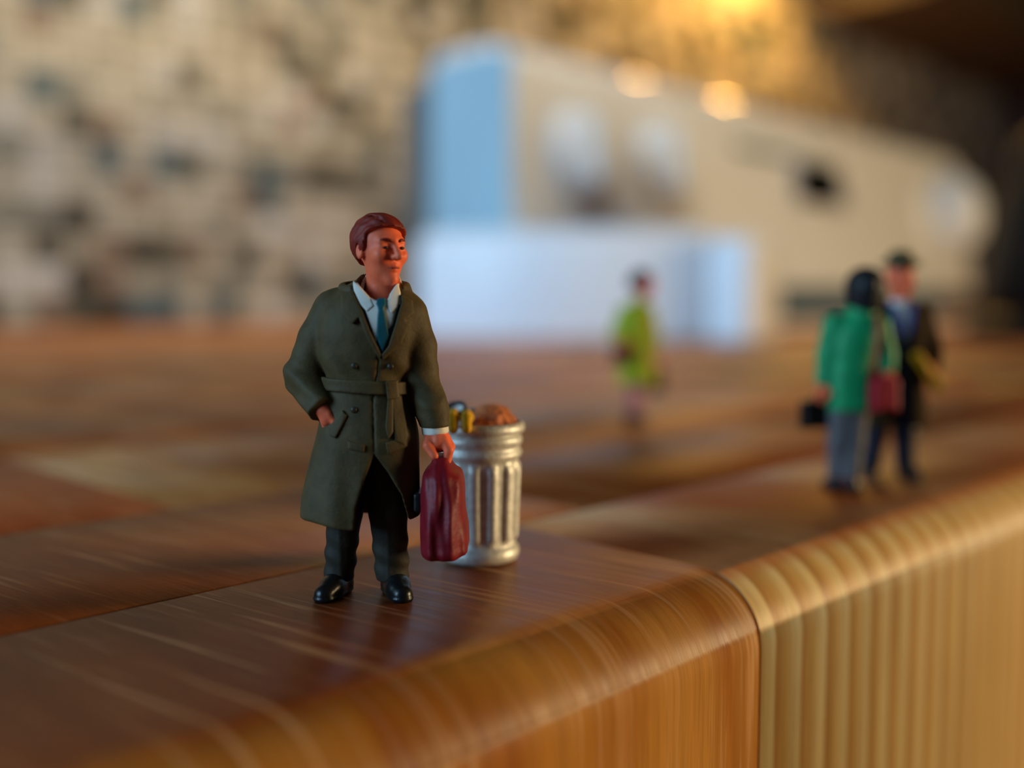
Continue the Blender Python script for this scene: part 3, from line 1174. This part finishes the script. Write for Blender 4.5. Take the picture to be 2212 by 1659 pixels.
WCP = poly_px((780, 640), (796, 664), (812, 702), (834, 752), (847, 735), (862, 692), (872, 646), (850, 668), (836, 690), (815, 665))
sculpt('waistcoat', shell(WCP, -.008), (-.06, -.26, 1.28), (.22, .01, 1.66), .008, M['tie'], man)
SH = poly_px((835, 646), (802, 630), (778, 600), (786, 634), (800, 656), (816, 700), (824, 730), (830, 700), (846, 704), (858, 690), (868, 645), (866, 604), (852, 632))


def shirt(x, y, z):
    d = shell(SH, .006)(x, y, z)
    cx_, cy_ = .086 + (z - 1.62) * .0, .028
    rr_ = np.sqrt((x - cx_) ** 2 + ((y - cy_) * 1.0) ** 2)
    rise = 1.685 - .10 * np.clip((-(y - cy_)) / .1, -1, 1) - .02
    col = np.maximum(np.abs(rr_ - (.106 + (1.62 - z) * .25)) - .012, np.abs(z - (rise - .05)) - .05)
    return smin(d, col, .006)


st = sculpt('shirt', shirt, (-.10, -.27, 1.30), (.24, .18, 1.74), .0078, M['shirt'], man)
c1 = poly_px((768, 598), (782, 606), (812, 636), (820, 652), (806, 664), (792, 650), (776, 622))
c2 = poly_px((864, 602), (872, 625), (868, 655), (856, 668), (846, 648), (850, 628))


def collar_base(x, y, z):
    return smin(torso(x, y, z), cone(x, y, z, (.085, .03, 1.56), (.088, .03, 1.70), .115, .10), .03)


sculpt('collar', shell(c1, .012, collar_base), (-.08, -.24, 1.48), (.10, .01, 1.70), .0062, M['shirt'], st)
sculpt('collar', shell(c2, .012, collar_base), (.11, -.24, 1.48), (.23, .01, 1.70), .0062, M['shirt'], st)
tk = poly_px((826, 636), (842, 634), (845, 650), (839, 656), (829, 656), (824, 648))
tb_ = poly_px((829, 655), (840, 655), (848, 690), (852, 715), (838, 748), (826, 715), (827, 680))


def tie(x, y, z):
    return smin(shell(tk, .022, collar_base)(x, y, z), shell(tb_, .018)(x, y, z), .01)


sculpt('tie', tie, (.06, -.27, 1.27), (.19, .01, 1.62), .0062, M['tie'], man)


def cuff(x, y, z):
    d = chain(x, y, z, [(.36, -.035, .98, .072), (.376, -.05, .85, .070)], .02)
    return smax(smax(d, z - .925, .008), .868 + .10 * (x - .37) - z, .008)


sculpt('shirt_cuff', cuff, (.27, -.15, .84), (.48, .06, .95), .0075, M['shirt'], man)


def trousers(x, y, z):
    fold = .006 * np.sin(z * 55 + x * 20) * np.exp(-((z - .2) / .12) ** 2)
    l_ = chain(x, y, z, [(-.085, .02, .95, .15), (-.12, .01, .45, .093), (-.157, .02, .08, .080)], .03) - fold
    r_ = chain(x, y, z, [(.085, .02, .95, .15), (.112, .01, .45, .100), (.132, .02, .08, .090)], .03) - fold
    crease = .004 * np.exp(-((np.abs(x - np.where(x < 0, -.135, .122))) / .012) ** 2) * (y < 0)
    d = smin(l_, r_, .02) - crease
    d = smax(d, .072 - z, .01)
    return smax(d, z - 1.02, .02)


sculpt('trousers', trousers, (-.26, -.17, .05), (.26, .2, 1.04), .0105, M['trousers'], man)


def shoe_fn(hx, hy, tx, ty, s=1.0):
    def f(x, y, z):
        d = smin(cone(x, y, z, (hx, hy, .05), (tx, ty, .032), .066 * s, .056 * s), egg(x, y, z, ((hx + tx) / 2, (hy + ty) / 2, .055), (.066 * s, .10 * s, .065 * s)), .03)
        d = smin(d, cone(x, y, z, (hx, hy, .05), (hx, hy, .13), .06 * s, .055 * s), .03)
        ax_, ay_ = tx - hx, ty - hy
        L = math.hypot(ax_, ay_)
        along = ((x - hx) * ax_ + (y - hy) * ay_) / L
        rand_ = np.where(z < .022, .006, 0.0) * (along > -.2)
        d = smax(d - rand_, -z, .004)
        return d
    return f


sculpt('shoe', shoe_fn(-.150, .03, -.205, -.145), (-.31, -.26, -.012), (-.05, .14, .2), .0085, M['shoe'], man)
sculpt('shoe', shoe_fn(.135, .03, .20, -.145), (.03, -.26, -.012), (.31, .14, .2), .0085, M['shoe'], man)

# red bag hanging from the man's hand
BAG = [(z_, cx_ + .012, cy_, rx_, ry_) for z_, cx_, cy_, rx_, ry_ in [(.20, .405, -.05, .09, .20), (.24, .405, -.05, .116, .24), (.32, .405, -.05, .124, .25), (.50, .402, -.05, .116, .24), (.62, .400, -.05, .108, .22),
       (.67, .395, -.05, .094, .20), (.70, .392, -.05, .066, .17), (.735, .390, -.05, .046, .13), (.79, .390, -.05, .040, .11)]]


def bag(x, y, z):
    d = loft(x, y, z, BAG, 3.2)
    pl_ = .008 * np.sin(x * 62 + 2 * np.sin(z * 6)) * np.clip((.72 - z) / .2, 0, 1) + .004 * np.sin(x * 110 + z * 9)
    d = d + pl_ * np.clip(np.abs(y + .05) / .1, 0, 1)
    d = smax(d, .235 - z, .05)
    return smax(d, z - .755, .02)


bg = sculpt('travel_bag', bag, (.26, -.34, .20), (.56, .24, .79), .0095, M['bag_red'])
bg.location = man.location
bg.rotation_euler = man.rotation_euler
bg.scale = man.scale
tag(bg, 'dark red creased travel bag hanging from the hand of the person in the olive overcoat', 'bag')


def clasp(x, y, z):
    return rbox(x, y, z, (.286, -.06, .52), (.022, .10, .05), .012)


sculpt('clasp', clasp, (.25, -.18, .45), (.32, .06, .59), .0085, M['black'], bg)['label'] = 'black clasp on the side of the bag'

# ------------------------------------------------------------------ silver dustbin and what lies in it
BIN = (4.13, 4.40, 0)
bin_o = empty('dustbin', BIN, FACING)
tag(bin_o, 'small silver ribbed dustbin filled with rubbish behind the dark red bag', 'dustbin')
prof = [(.02, 0), (.200, 0), (.222, .012), (.234, .040), (.234, .062), (.224, .085), (.214, .095), (.213, .11)]
prof += [(.213 + .020 * (z_ - .11) / .50, z_) for z_ in np.linspace(.13, .605, 24)]
prof += [(.234, .615), (.244, .630), (.249, .645), (.244, .660), (.235, .668), (.236, .690), (.246, .703), (.252, .722), (.249, .742), (.240, .752), (.226, .758), (.226, .772)]
prof_top = [(.226, .770), (.258, .770), (.266, .780), (.268, .800), (.262, .822), (.246, .830), (.236, .822), (.232, .78), (.224, .62), (.02, .60)]
NR = 13


def ribs(t, r_, z_):
    if .10 < z_ < .61:
        s = (t * NR / (2 * math.pi)) % 1.0
        a = abs(s - .5) / .5
        e = min(1, max(0, (z_ - .118) / .03)) * min(1, max(0, (.60 - z_) / .04))
        bump_ = max(0, 1 - (a / .62) ** 2) ** 0.6
        return r_ - .006 + .024 * bump_ * e
    return r_ + .0022 * math.sin(3 * t + z_ * 30) * (z_ > .2)


from_bm('bin_body', lathe_bm(prof, 208, ribs, True, True), M['silver'], bin_o, True)
from_bm('rim', lathe_bm(prof_top, 96, ribs, True, False), M['silver'], bin_o, True)


def on_bin(o):
    o.location = bin_o.location
    o.rotation_euler = bin_o.rotation_euler
    return o


def crumple(x, y, z):
    d = egg(x, y, z, (.065, .02, .77), (.155, .16, .155))
    a = np.sin(x * 38 + 3 * np.sin(y * 21)) * np.sin(y * 33 + z * 20 + 2 * np.sin(x * 27))
    d = d - .012 * np.abs(a) - .006 * np.sin(x * 80 + y * 60) * .6
    return smax(d, .62 - z, .02)


tag(on_bin(sculpt('crumpled_paper', crumple, (-.12, -.17, .6), (.26, .21, .97), .0085, M['salmon'])), 'salmon crumpled paper heaped on top of the full dustbin', 'waste paper')


def peel(cx_, w_, up):
    def f(x, y, z):
        return chain(x, y, z, [(cx_ + .01, -.12, .865 + up, .026 * w_), (cx_ - .004, -.19, .888 + up, .034 * w_), (cx_ - .006, -.262, .872, .034 * w_), (cx_, -.312, .822, .028 * w_)], .015)
    return f


tag(on_bin(sculpt('banana_peel', peel(-.142, 1.0, .0), (-.22, -.36, .73), (-.06, -.05, .94), .0075, M['yellow'])), 'yellow banana peel over the bin rim, the one nearer the red bag', 'banana peel', 'banana peels in the dustbin')
tag(on_bin(sculpt('banana_peel', peel(-.064, .95, -.004), (-.14, -.36, .73), (.02, -.05, .94), .0075, M['yellow'])), 'yellow banana peel over the bin rim, the one nearer the crumpled paper', 'banana peel', 'banana peels in the dustbin')
tin = empty('tin_can', (0, 0, 0))
tag(tin, 'white tin can with a black rim tipped among the rubbish in the dustbin', 'tin can')
tin.matrix_world = Matrix.Translation(Vector(BIN)) @ Matrix.Rotation(FACING, 4, 'Z') @ Matrix.Translation(Vector((-.135, .03, .845))) @ Matrix.Rotation(math.radians(28), 4, 'X') @ Matrix.Rotation(math.radians(-14), 4, 'Y')
from_bm('can_wall', lathe_bm([(.01, -.07), (.062, -.07), (.066, -.06), (.066, .055), (.058, .055), (.056, -.02), (.01, -.02)], 32), M['tin_white'], tin, True)
from_bm('can_rim', lathe_bm([(.058, .052), (.072, .052), (.075, .064), (.072, .076), (.060, .076), (.057, .064), (.058, .052)], 32, None, False, False), M['black'], tin, True)


def scrap(x, y, z):
    d = rbox(x, y + .4 * (x + .03), z, (-.035, .10, .87), (.038, .05, .022), .012)
    return d - .005 * np.sin(x * 90 + y * 40)


tag(on_bin(sculpt('wrapper', scrap, (-.10, .0, .82), (.04, .24, .93), .0075, M['teal_scrap'])), 'small teal wrapper tucked between the crumpled paper and the tin can', 'wrapper')

# ------------------------------------------------------------------ helpers for the blurred figures
def simple_head(c, a, s=1.0, neck_to=None):
    def f(x, y, z):
        hx, hy = rotz(x, y, c, a)
        hz = z - c[2]
        d = head_sdf(hx / s, hy / s, hz / s) * s
        if neck_to:
            d = smin(d, cone(x, y, z, (c[0], c[1] + .02, c[2] - .08), neck_to, .07 * s, .08 * s), .03)
        return d
    return f


def fist(c, s=1.0, out=1):
    """Closed hand: palm, four unequal fingers curled under, thumb; `out` is the knuckle side."""
    def f(x, y, z):
        d = egg(x, y, z, c, (.046 * s, .066 * s, .058 * s))
        for i in range(4):
            yy = c[1] + (-.05 + .034 * i) * s
            L = (0, .008, .004, -.006)[i] * s
            d = smin(d, chain(x, y, z, [(c[0] + .02 * out * s, yy, c[2], .02 * s), (c[0] + .044 * out * s, yy, c[2] - .04 * s, .019 * s), (c[0] + .03 * out * s, yy, c[2] - .085 * s - L, .017 * s), (c[0] - .004 * out * s, yy, c[2] - .095 * s - L, .015 * s)], .006), .008)
        d = smin(d, chain(x, y, z, [(c[0] - .03 * out * s, c[1] - .03 * s, c[2] + .02 * s, .022 * s), (c[0] - .034 * out * s, c[1] - .07 * s, c[2] - .02 * s, .019 * s), (c[0] - .005 * out * s, c[1] - .08 * s, c[2] - .055 * s, .016 * s)], .008), .01)
        return d
    return f


HB = .017

# ------------------------------------------------------------------ person in the green jacket, seen from behind
WB = (7.72, 3.88, 0)
hA, wA = fist((-.205, -.01, .83), 1.0, -1), fist((.29, -.08, .95), 1.0, 1)
hdA = simple_head((.115, -.0, 1.635), math.radians(160), .93, (.08, .02, 1.36))


def green_body(x, y, z):
    d = hdA(x, y, z)
    d = smin(d, egg(x, y, z, (.05, .0, 1.15), (.16, .10, .28)), .04)
    d = smin(d, egg(x, y, z, (.0, .0, .75), (.14, .10, .18)), .06)
    d = smin(d, chain(x, y, z, [(-.10, .0, 1.38, .06), (-.17, .02, 1.1, .05), (-.205, -.01, .85, .038)]), .03)
    d = smin(d, chain(x, y, z, [(.19, .0, 1.38, .06), (.29, .02, 1.12, .05), (.29, -.07, .96, .038)]), .03)
    d = smin(d, chain(x, y, z, [(-.05, .0, .7, .08), (-.06, .01, .4, .06), (-.06, .03, .1, .045)]), .04)
    d = smin(d, chain(x, y, z, [(.06, .0, .7, .08), (.05, .01, .4, .06), (.04, -.02, .1, .045)]), .04)
    return smin(smin(d, hA(x, y, z), .02), wA(x, y, z), .02)


pa = sculpt('person', green_body, (-.34, -.26, .03), (.42, .22, 1.85), HB, M['skin'])
pa.location = WB
pa.rotation_euler = (0, 0, FACING)
tag(pa, 'person with black bob and green jacket seen from behind, facing the hatted person', 'person')


def bob(x, y, z):
    d = egg(x, y, z, (.112, -.01, 1.665), (.152, .180, .160))
    d = smin(d, egg(x, y, z, (.105, -.02, 1.55), (.138, .14, .13)), .05)
    d = smax(d, 1.445 - z, .03)
    d = d - .004 * np.sin(np.arctan2(y, x - .115) * 16)
    face = egg(x, y, z, (.15, .155, 1.58), (.085, .09, .125))
    return smax(d, -face, .02)


sculpt('hair', bob, (-.08, -.22, 1.40), (.31, .2, 1.84), HB * .8, M['hair_black'], pa)
JK = [(.60, .02, .0, .185, .14), (.66, .02, .0, .185, .145), (.85, .01, .0, .178, .14), (1.05, .02, .0, .170, .135), (1.25, .05, .0, .190, .145), (1.36, .07, .0, .180, .13), (1.43, .085, .0, .12, .10), (1.47, .09, .0, .08, .08)]


def jacket(x, y, z):
    t = loft(x, y, z, JK, 2.4)
    t = smin(t, cone(x, y, z, (-.10, .0, 1.37), (.24, .0, 1.38), .07, .07), .05)
    a = chain(x, y, z, [(-.125, .0, 1.36, .092), (-.172, .02, 1.12, .082), (-.203, -.01, .90, .066)], .03)
    b_ = chain(x, y, z, [(.235, .0, 1.36, .09), (.30, .02, 1.12, .080), (.295, -.05, 1.00, .066)], .03)
    a = smax(a, .875 - z, .01)
    b_ = smax(b_, .985 - z, .01)
    d = smin(smin(t, a, .025), b_, .025)
    d = smax(d, .665 - z, .02)
    return smax(d, -np.maximum(t + .03, z - .72), .01)


jk = sculpt('jacket', jacket, (-.31, -.19, .62), (.43, .19, 1.50), HB * .8, M['green'], pa)


def jcol(x, y, z):
    r_ = np.sqrt((x - .09) ** 2 + y ** 2)
    return np.maximum(np.abs(r_ - .10) - .018, np.abs(z - 1.455) - .04) - .008


sculpt('jacket_collar', jcol, (-.06, -.16, 1.39), (.24, .16, 1.52), HB * .7, M['green'], jk)


def gtr(x, y, z):
    l_ = chain(x, y, z, [(-.04, .0, .74, .125), (-.06, .01, .42, .092), (-.062, .03, .12, .075)], .03)
    r_ = chain(x, y, z, [(.055, .0, .74, .125), (.05, .0, .42, .092), (.03, -.03, .12, .075)], .03)
    return smax(smax(smin(l_, r_, .03), .115 - z, .01), z - .82, .02)


sculpt('trousers', gtr, (-.2, -.16, .08), (.22, .16, .86), HB * .8, M['grey_trousers'], pa)
for (hx_, hy_, tx_, ty_) in ((-.07, .0, -.10, .16), (.03, -.06, .10, .05)):
    sculpt('shoe', shoe_fn(hx_, hy_, tx_, ty_, .85), (min(hx_, tx_) - .12, min(hy_, ty_) - .12, -.02), (max(hx_, tx_) + .12, max(hy_, ty_) + .12, .16), HB * .7, M['black'], pa)
for cx_, cy_ in ((-.062, .02), (.032, -.04)):
    def sock(x, y, z, cx_=cx_, cy_=cy_):
        return smax(smax(cone(x, y, z, (cx_, cy_, .02), (cx_, cy_, .2), .067, .060), z - .15, .01), .065 - z, .01)
    sculpt('sock', sock, (cx_ - .1, cy_ - .1, .04), (cx_ + .1, cy_ + .1, .18), HB * .7, M['red_sock'], pa)['label'] = 'red sock above the shoe'


def brief(x, y, z):
    a, b_ = rotz(x, y, (-.27, -.01), math.radians(24))
    return rbox(a, b_, z, (0, 0, .635), (.125, .05, .115), .02)


bc = sculpt('briefcase', brief, (-.44, -.15, .49), (-.1, .14, .78), HB * .7, M['black'])
bc.location, bc.rotation_euler = pa.location, pa.rotation_euler
tag(bc, 'black briefcase hanging from the left hand of the person in the green jacket', 'briefcase')
from_bm('handle', tube_bm([(-.30, -.02, .745), (-.29, -.016, .775), (-.23, .008, .775), (-.215, .014, .745)], .012, 8), M['black'], bc, True)


def sbag(x, y, z):
    a, b_ = rotz(x, y, (.245, -.125), math.radians(14))
    sag = .02 * (a / .1) ** 2
    return rbox(a, b_, z + sag, (0, 0, .82), (.118 + .02 * (.82 - z), .055, .135), .03)


sb = sculpt('shoulder_bag', sbag, (.06, -.25, .64), (.42, .01, 1.0), HB * .7, M['red'])
sb.location, sb.rotation_euler = pa.location, pa.rotation_euler
tag(sb, 'red shoulder bag on a strap at the right side of the green jacket', 'bag')
from_bm('strap', tube_bm([(.15, -.15, .94), (.155, -.165, 1.1), (.165, -.165, 1.25), (.185, -.13, 1.39), (.20, -.05, 1.452), (.205, .04, 1.452)], .018, 8), M['red'], sb, True)

# ------------------------------------------------------------------ person in hat and brown coat, facing the photographer
HM = (8.63, 3.92, 0)
hdB = simple_head((.03, -.01, 1.745), math.radians(4), .92, (.025, .02, 1.45))
hB1, hB2 = fist((.265, -.14, .93), 1.0, 1), fist((-.27, -.05, .86), 1.0, -1)


def hat_body(x, y, z):
    d = hdB(x, y, z)
    d = smin(d, egg(x, y, z, (.02, .0, 1.22), (.18, .11, .28)), .04)
    d = smin(d, egg(x, y, z, (.0, .02, .84), (.11, .07, .15)), .06)
    d = smin(d, chain(x, y, z, [(.18, .0, 1.45, .065), (.32, .02, 1.12, .052), (.27, -.13, .95, .04)]), .03)
    d = smin(d, chain(x, y, z, [(-.16, .0, 1.45, .065), (-.26, .02, 1.14, .052), (-.27, -.04, .88, .04)]), .03)
    d = smin(d, chain(x, y, z, [(-.09, .0, .8, .085), (-.14, .0, .4, .065), (-.18, .02, .1, .05)]), .04)
    d = smin(d, chain(x, y, z, [(.07, .0, .8, .085), (.12, .0, .4, .065), (.14, .02, .1, .05)]), .04)
    return smin(smin(d, hB1(x, y, z), .02), hB2(x, y, z), .02)


ph = sculpt('person', hat_body, (-.37, -.28, .04), (.42, .2, 1.96), HB, M['skin'])
ph.location = HM
ph.rotation_euler = (0, 0, FACING)
tag(ph, 'person in brown hat and open brown overcoat standing close to the green jacket', 'person')


def hat_crown(x, y, z):
    a = egg(x, y, z, (.03, .0, 1.875), (.118, .135, .130))
    a = smax(a, 1.845 - z, .012)
    dent = cone(x, y, z, (.03, -.11, 2.01), (.03, .10, 2.01), .028, .028)
    return smax(a, -dent, .02)


def hat_brim(x, y, z):
    r_ = np.sqrt(((x - .03) / .165) ** 2 + (y / .18) ** 2)
    zc = 1.852 + .03 * np.clip(np.abs(x - .03) / .16, 0, 1) ** 2 - .02 * np.clip(-y / .18, -1, 1)
    return np.maximum((r_ - 1) * .16, np.abs(z - zc) - .012) - .004


ht = sculpt('hat', hat_crown, (-.13, -.17, 1.82), (.19, .17, 2.02), HB * .65, M['hat'], ph)
sculpt('hat_brim', hat_brim, (-.17, -.22, 1.80), (.23, .22, 1.92), HB * .6, M['hat'], ht)
from_bm('hat_band', loc_bm(lathe_bm([(.118, 1.856), (.123, 1.858), (.122, 1.893), (.116, 1.895)], 32, lambda t, r_, z_: r_ * (1 + .14 * abs(math.sin(t))), False, False), (-.03, 0, 0)), M['hat_band'], ht, True)


def shirt2(x, y, z):
    d = egg(x, y, z, (.02, .0, 1.30), (.16, .150, .24))
    n_ = cone(x, y, z, (.025, .01, 1.42), (.028, .01, 1.54), .10, .092)
    return smax(smin(d, n_, .03), 1.14 - z, .02)


V2 = [(-.09, 1.53), (-.06, 1.42), (.0, 1.25), (.03, 1.20), (.06, 1.25), (.10, 1.42), (.12, 1.53)]
sculpt('shirt', shirt2, (-.17, -.18, 1.12), (.21, .17, 1.56), HB * .8, M['shirt'], ph)
ST2 = [(.30, .0, .0, .17, .13), (.8, .0, .0, .17, .13), (1.0, .01, .0, .17, .135), (1.25, .02, .0, .20, .155), (1.42, .02, .0, .19, .14), (1.50, .025, .0, .13, .11), (1.55, .03, .0, .09, .09)]


def vest2(x, y, z):
    t = loft(x, y, z, ST2, 2.4)
    d = smax(t, .82 - z, .02)
    return smax(smax(d, z - 1.47, .02), -np.maximum(poly2(x, z, V2), y - .02), .012)


vs = sculpt('waistcoat', vest2, (-.22, -.2, .78), (.25, .19, 1.52), HB * .8, M['navy'], ph)
for pts in (((-.10, 1.52), (-.06, 1.53), (.0, 1.28), (-.02, 1.25), (-.075, 1.40)), ((.15, 1.52), (.10, 1.53), (.055, 1.28), (.075, 1.25), (.125, 1.40))):
    def bc_fn(x, y, z, pts=pts):
        t = loft(x, y, z, ST2, 2.4)
        return smax(smax(np.abs(t - .012) - .02, poly2(x, z, pts), .008), y, .006)
    sculpt('collar', bc_fn, (-.16, -.24, 1.2), (.22, .01, 1.56), HB * .6, M['blue'], ph)['label'] = 'blue shirt collar over the waistcoat'
CO2 = [(.40, .02, .02, .285, .20), (.46, .02, .02, .285, .20), (.70, .02, .01, .265, .19), (.95, .02, .0, .235, .175), (1.20, .02, .0, .245, .185), (1.40, .02, .0, .245, .175), (1.47, .02, .0, .21, .15), (1.53, .022, .01, .14, .12), (1.56, .022, .02, .11, .11)]
OP2 = [(-.075, 1.60), (-.07, 1.35), (-.06, 1.0), (-.10, .40), (.13, .40), (.11, .75), (.09, 1.0), (.09, 1.35), (.11, 1.60)]


def coat2(x, y, z):
    t = loft(x, y, z, CO2, 2.4)
    t = smin(t, cone(x, y, z, (-.17, .01, 1.43), (.21, .01, 1.44), .08, .08), .05)
    a = chain(x, y, z, [(.225, .01, 1.42, .11), (.335, .03, 1.12, .095), (.28, -.12, .97, .078)], .03)
    a = smax(a, -(y + .115) * .9 - (z - .97) * .45, .01)
    b_ = chain(x, y, z, [(-.19, .01, 1.42, .11), (-.26, .03, 1.14, .095), (-.27, -.03, .93, .075)], .03)
    b_ = smax(b_, .91 - z, .01)
    d = smin(smin(t, a, .025), b_, .025)
    d = smax(d, .455 - z, .02)
    d = smax(d, -(t + .03), .01)
    return smax(d, -np.maximum(poly2(x, z, OP2), y + .03), .014)


co = sculpt('overcoat', coat2, (-.39, -.25, .42), (.45, .24, 1.58), HB * .8, M['brown_coat'], ph)


def tr2(x, y, z):
    l_ = chain(x, y, z, [(-.08, .01, .86, .13), (-.14, .01, .42, .10), (-.175, .02, .09, .085)], .03)
    r_ = chain(x, y, z, [(.08, .01, .86, .13), (.12, .01, .42, .10), (.138, .02, .09, .085)], .03)
    return smax(smax(smin(l_, r_, .02), .08 - z, .01), z - .98, .02)


sculpt('trousers', tr2, (-.3, -.15, .05), (.26, .18, 1.0), HB * .8, M['navy'], ph)
sculpt('shoe', shoe_fn(-.178, .04, -.215, -.13), (-.33, -.23, -.02), (-.06, .15, .2), HB * .7, M['brown_shoe'], ph)
sculpt('shoe', shoe_fn(.14, .04, .175, -.13), (.03, -.23, -.02), (.29, .15, .2), HB * .7, M['brown_shoe'], ph)


def roll(x, y, z):
    d = cone(x, y, z, (.125, -.185, 1.08), (.315, -.205, .82), .045, .042)
    return d + .006 * np.sin(np.arctan2(y + .19, x - .25) * 3)


rl = sculpt('folded_newspaper', roll, (.06, -.29, .72), (.45, -.10, 1.15), HB * .65, M['yellow'])
rl.location, rl.rotation_euler = ph.location, ph.rotation_euler
tag(rl, 'yellow rolled paper held in the hand of the person with the hat', 'newspaper')

# ------------------------------------------------------------------ person in the lime coat, farther back
LW = (10.27, 8.04, 0)
hdC = simple_head((.075, .0, 1.775), math.radians(70), .90, (.04, .02, 1.48))
hC1, hC2 = fist((-.17, -.17, 1.02), .95, -1), fist((.235, -.04, .86), .95, 1)


def lime_body(x, y, z):
    d = hdC(x, y, z)
    d = smin(d, egg(x, y, z, (.0, .0, 1.22), (.15, .11, .28)), .04)
    d = smin(d, egg(x, y, z, (.0, .0, .85), (.16, .11, .2)), .06)
    d = smin(d, chain(x, y, z, [(-.10, .0, 1.45, .06), (-.235, .02, 1.14, .05), (-.175, -.15, 1.03, .036)]), .03)
    d = smin(d, chain(x, y, z, [(.12, .0, 1.45, .06), (.20, .02, 1.15, .05), (.235, -.04, .88, .036)]), .03)
    return smin(smin(d, hC1(x, y, z), .02), hC2(x, y, z), .02)


pl = sculpt('person', lime_body, (-.33, -.28, .6), (.36, .22, 1.98), HB, M['skin'])
pl.location = LW
pl.rotation_euler = (0, 0, FACING)
tag(pl, 'person in lime green coat with pink legs standing alone before the white tub', 'person')


def legs(x, y, z):
    l_ = chain(x, y, z, [(-.06, .01, .8, .085), (-.07, .02, .34, .060), (-.075, .03, .08, .042)], .02)
    r_ = chain(x, y, z, [(.06, -.01, .8, .085), (.045, -.01, .34, .060), (.04, -.02, .08, .042)], .02)
    return smin(l_, r_, .02)


sculpt('stockings', legs, (-.17, -.13, .03), (.17, .15, .9), HB * .7, M['stocking'], pl)
for (hx_, hy_, tx_, ty_) in ((-.08, .03, -.045, -.12), (.035, -.02, .10, -.13)):
    sculpt('shoe', shoe_fn(hx_, hy_, tx_, ty_, .85), (min(hx_, tx_) - .12, min(hy_, ty_) - .12, -.02), (max(hx_, tx_) + .12, max(hy_, ty_) + .12, .18), HB * .7, M['black'], pl)


def hair3(x, y, z):
    hx, hy = rotz(x, y, (.075, .0), math.radians(70))
    hz = z - 1.775
    d = skull(hx / .9, hy / .9, hz / .9) * .9 - .026
    line = np.interp(hy, [-.15, -.09, -.03, .0, .06, .15], [.07, .06, .03, -.04, -.10, -.13])
    return smax(smin(smax(d, line - hz, .01), ball(hx, hy, hz, (0, .14, .02), .06), .03), -1 - z, .01)


sculpt('hair', hair3, (-.13, -.22, 1.60), (.27, .2, 1.96), HB * .7, M['hair_brown'], pl)
LC = [(.46, .02, .0, .262, .20), (.54, .02, .0, .255, .195), (.80, .01, .0, .222, .175), (1.05, .0, .0, .19, .15), (1.25, .0, .0, .20, .155), (1.42, .01, .0, .18, .14), (1.50, .02, .0, .13, .115), (1.57, .035, .0, .085, .085)]


def lime(x, y, z):
    t = loft(x, y, z, LC, 2.2)
    t = t - .005 * np.sin(np.arctan2(y, x) * 10) * np.clip((1 - z) / .5, 0, 1)
    t = smin(t, cone(x, y, z, (-.11, .0, 1.42), (.13, .0, 1.42), .075, .075), .05)
    a = chain(x, y, z, [(-.14, .0, 1.42, .10), (-.24, .02, 1.15, .090), (-.185, -.13, 1.05, .066)], .03)
    a = smax(a, -(y + .135), .01)
    b_ = chain(x, y, z, [(.14, .0, 1.42, .10), (.205, .02, 1.16, .086), (.232, -.03, .93, .066)], .03)
    b_ = smax(b_, .90 - z, .01)
    d = smin(smin(t, a, .025), b_, .025)
    d = smax(d, .52 - z, .02)
    return smax(d, -np.maximum(t + .03, z - .70), .01)


lc = sculpt('lime_coat', lime, (-.36, -.24, .49), (.33, .24, 1.60), HB * .8, M['lime'], pl)


def bagC(x, y, z):
    return rbox(x, y, z, (-.205, -.17, .875), (.125, .055, .105), .035)


b1 = sculpt('handbag', bagC, (-.36, -.26, .74), (-.06, -.08, 1.0), HB * .7, M['maroon_bag'])
b1.location, b1.rotation_euler = pl.location, pl.rotation_euler
tag(b1, 'dark maroon handbag held in front of the lime coat at its left side', 'handbag')
from_bm('handle', tube_bm([(-.25, -.17, .97), (-.235, -.17, 1.02), (-.16, -.17, 1.02), (-.14, -.17, .97)], .012, 8), M['maroon_bag'], b1, True)


def bagD(x, y, z):
    return rbox(x, y, z, (.265, -.03, .555), (.10 + .03 * (.7 - z), .06, .16), .025)


b2 = sculpt('shopping_bag', bagD, (.12, -.12, .37), (.41, .06, .74), HB * .7, M['brown_bag'])
b2.location, b2.rotation_euler = pl.location, pl.rotation_euler
tag(b2, 'brown shopping bag hanging at the right side of the lime coat', 'bag')
from_bm('handle', tube_bm([(.22, -.03, .705), (.225, -.03, .775), (.275, -.03, .785), (.31, -.03, .705)], .012, 8), M['brown_bag'], b2, True)
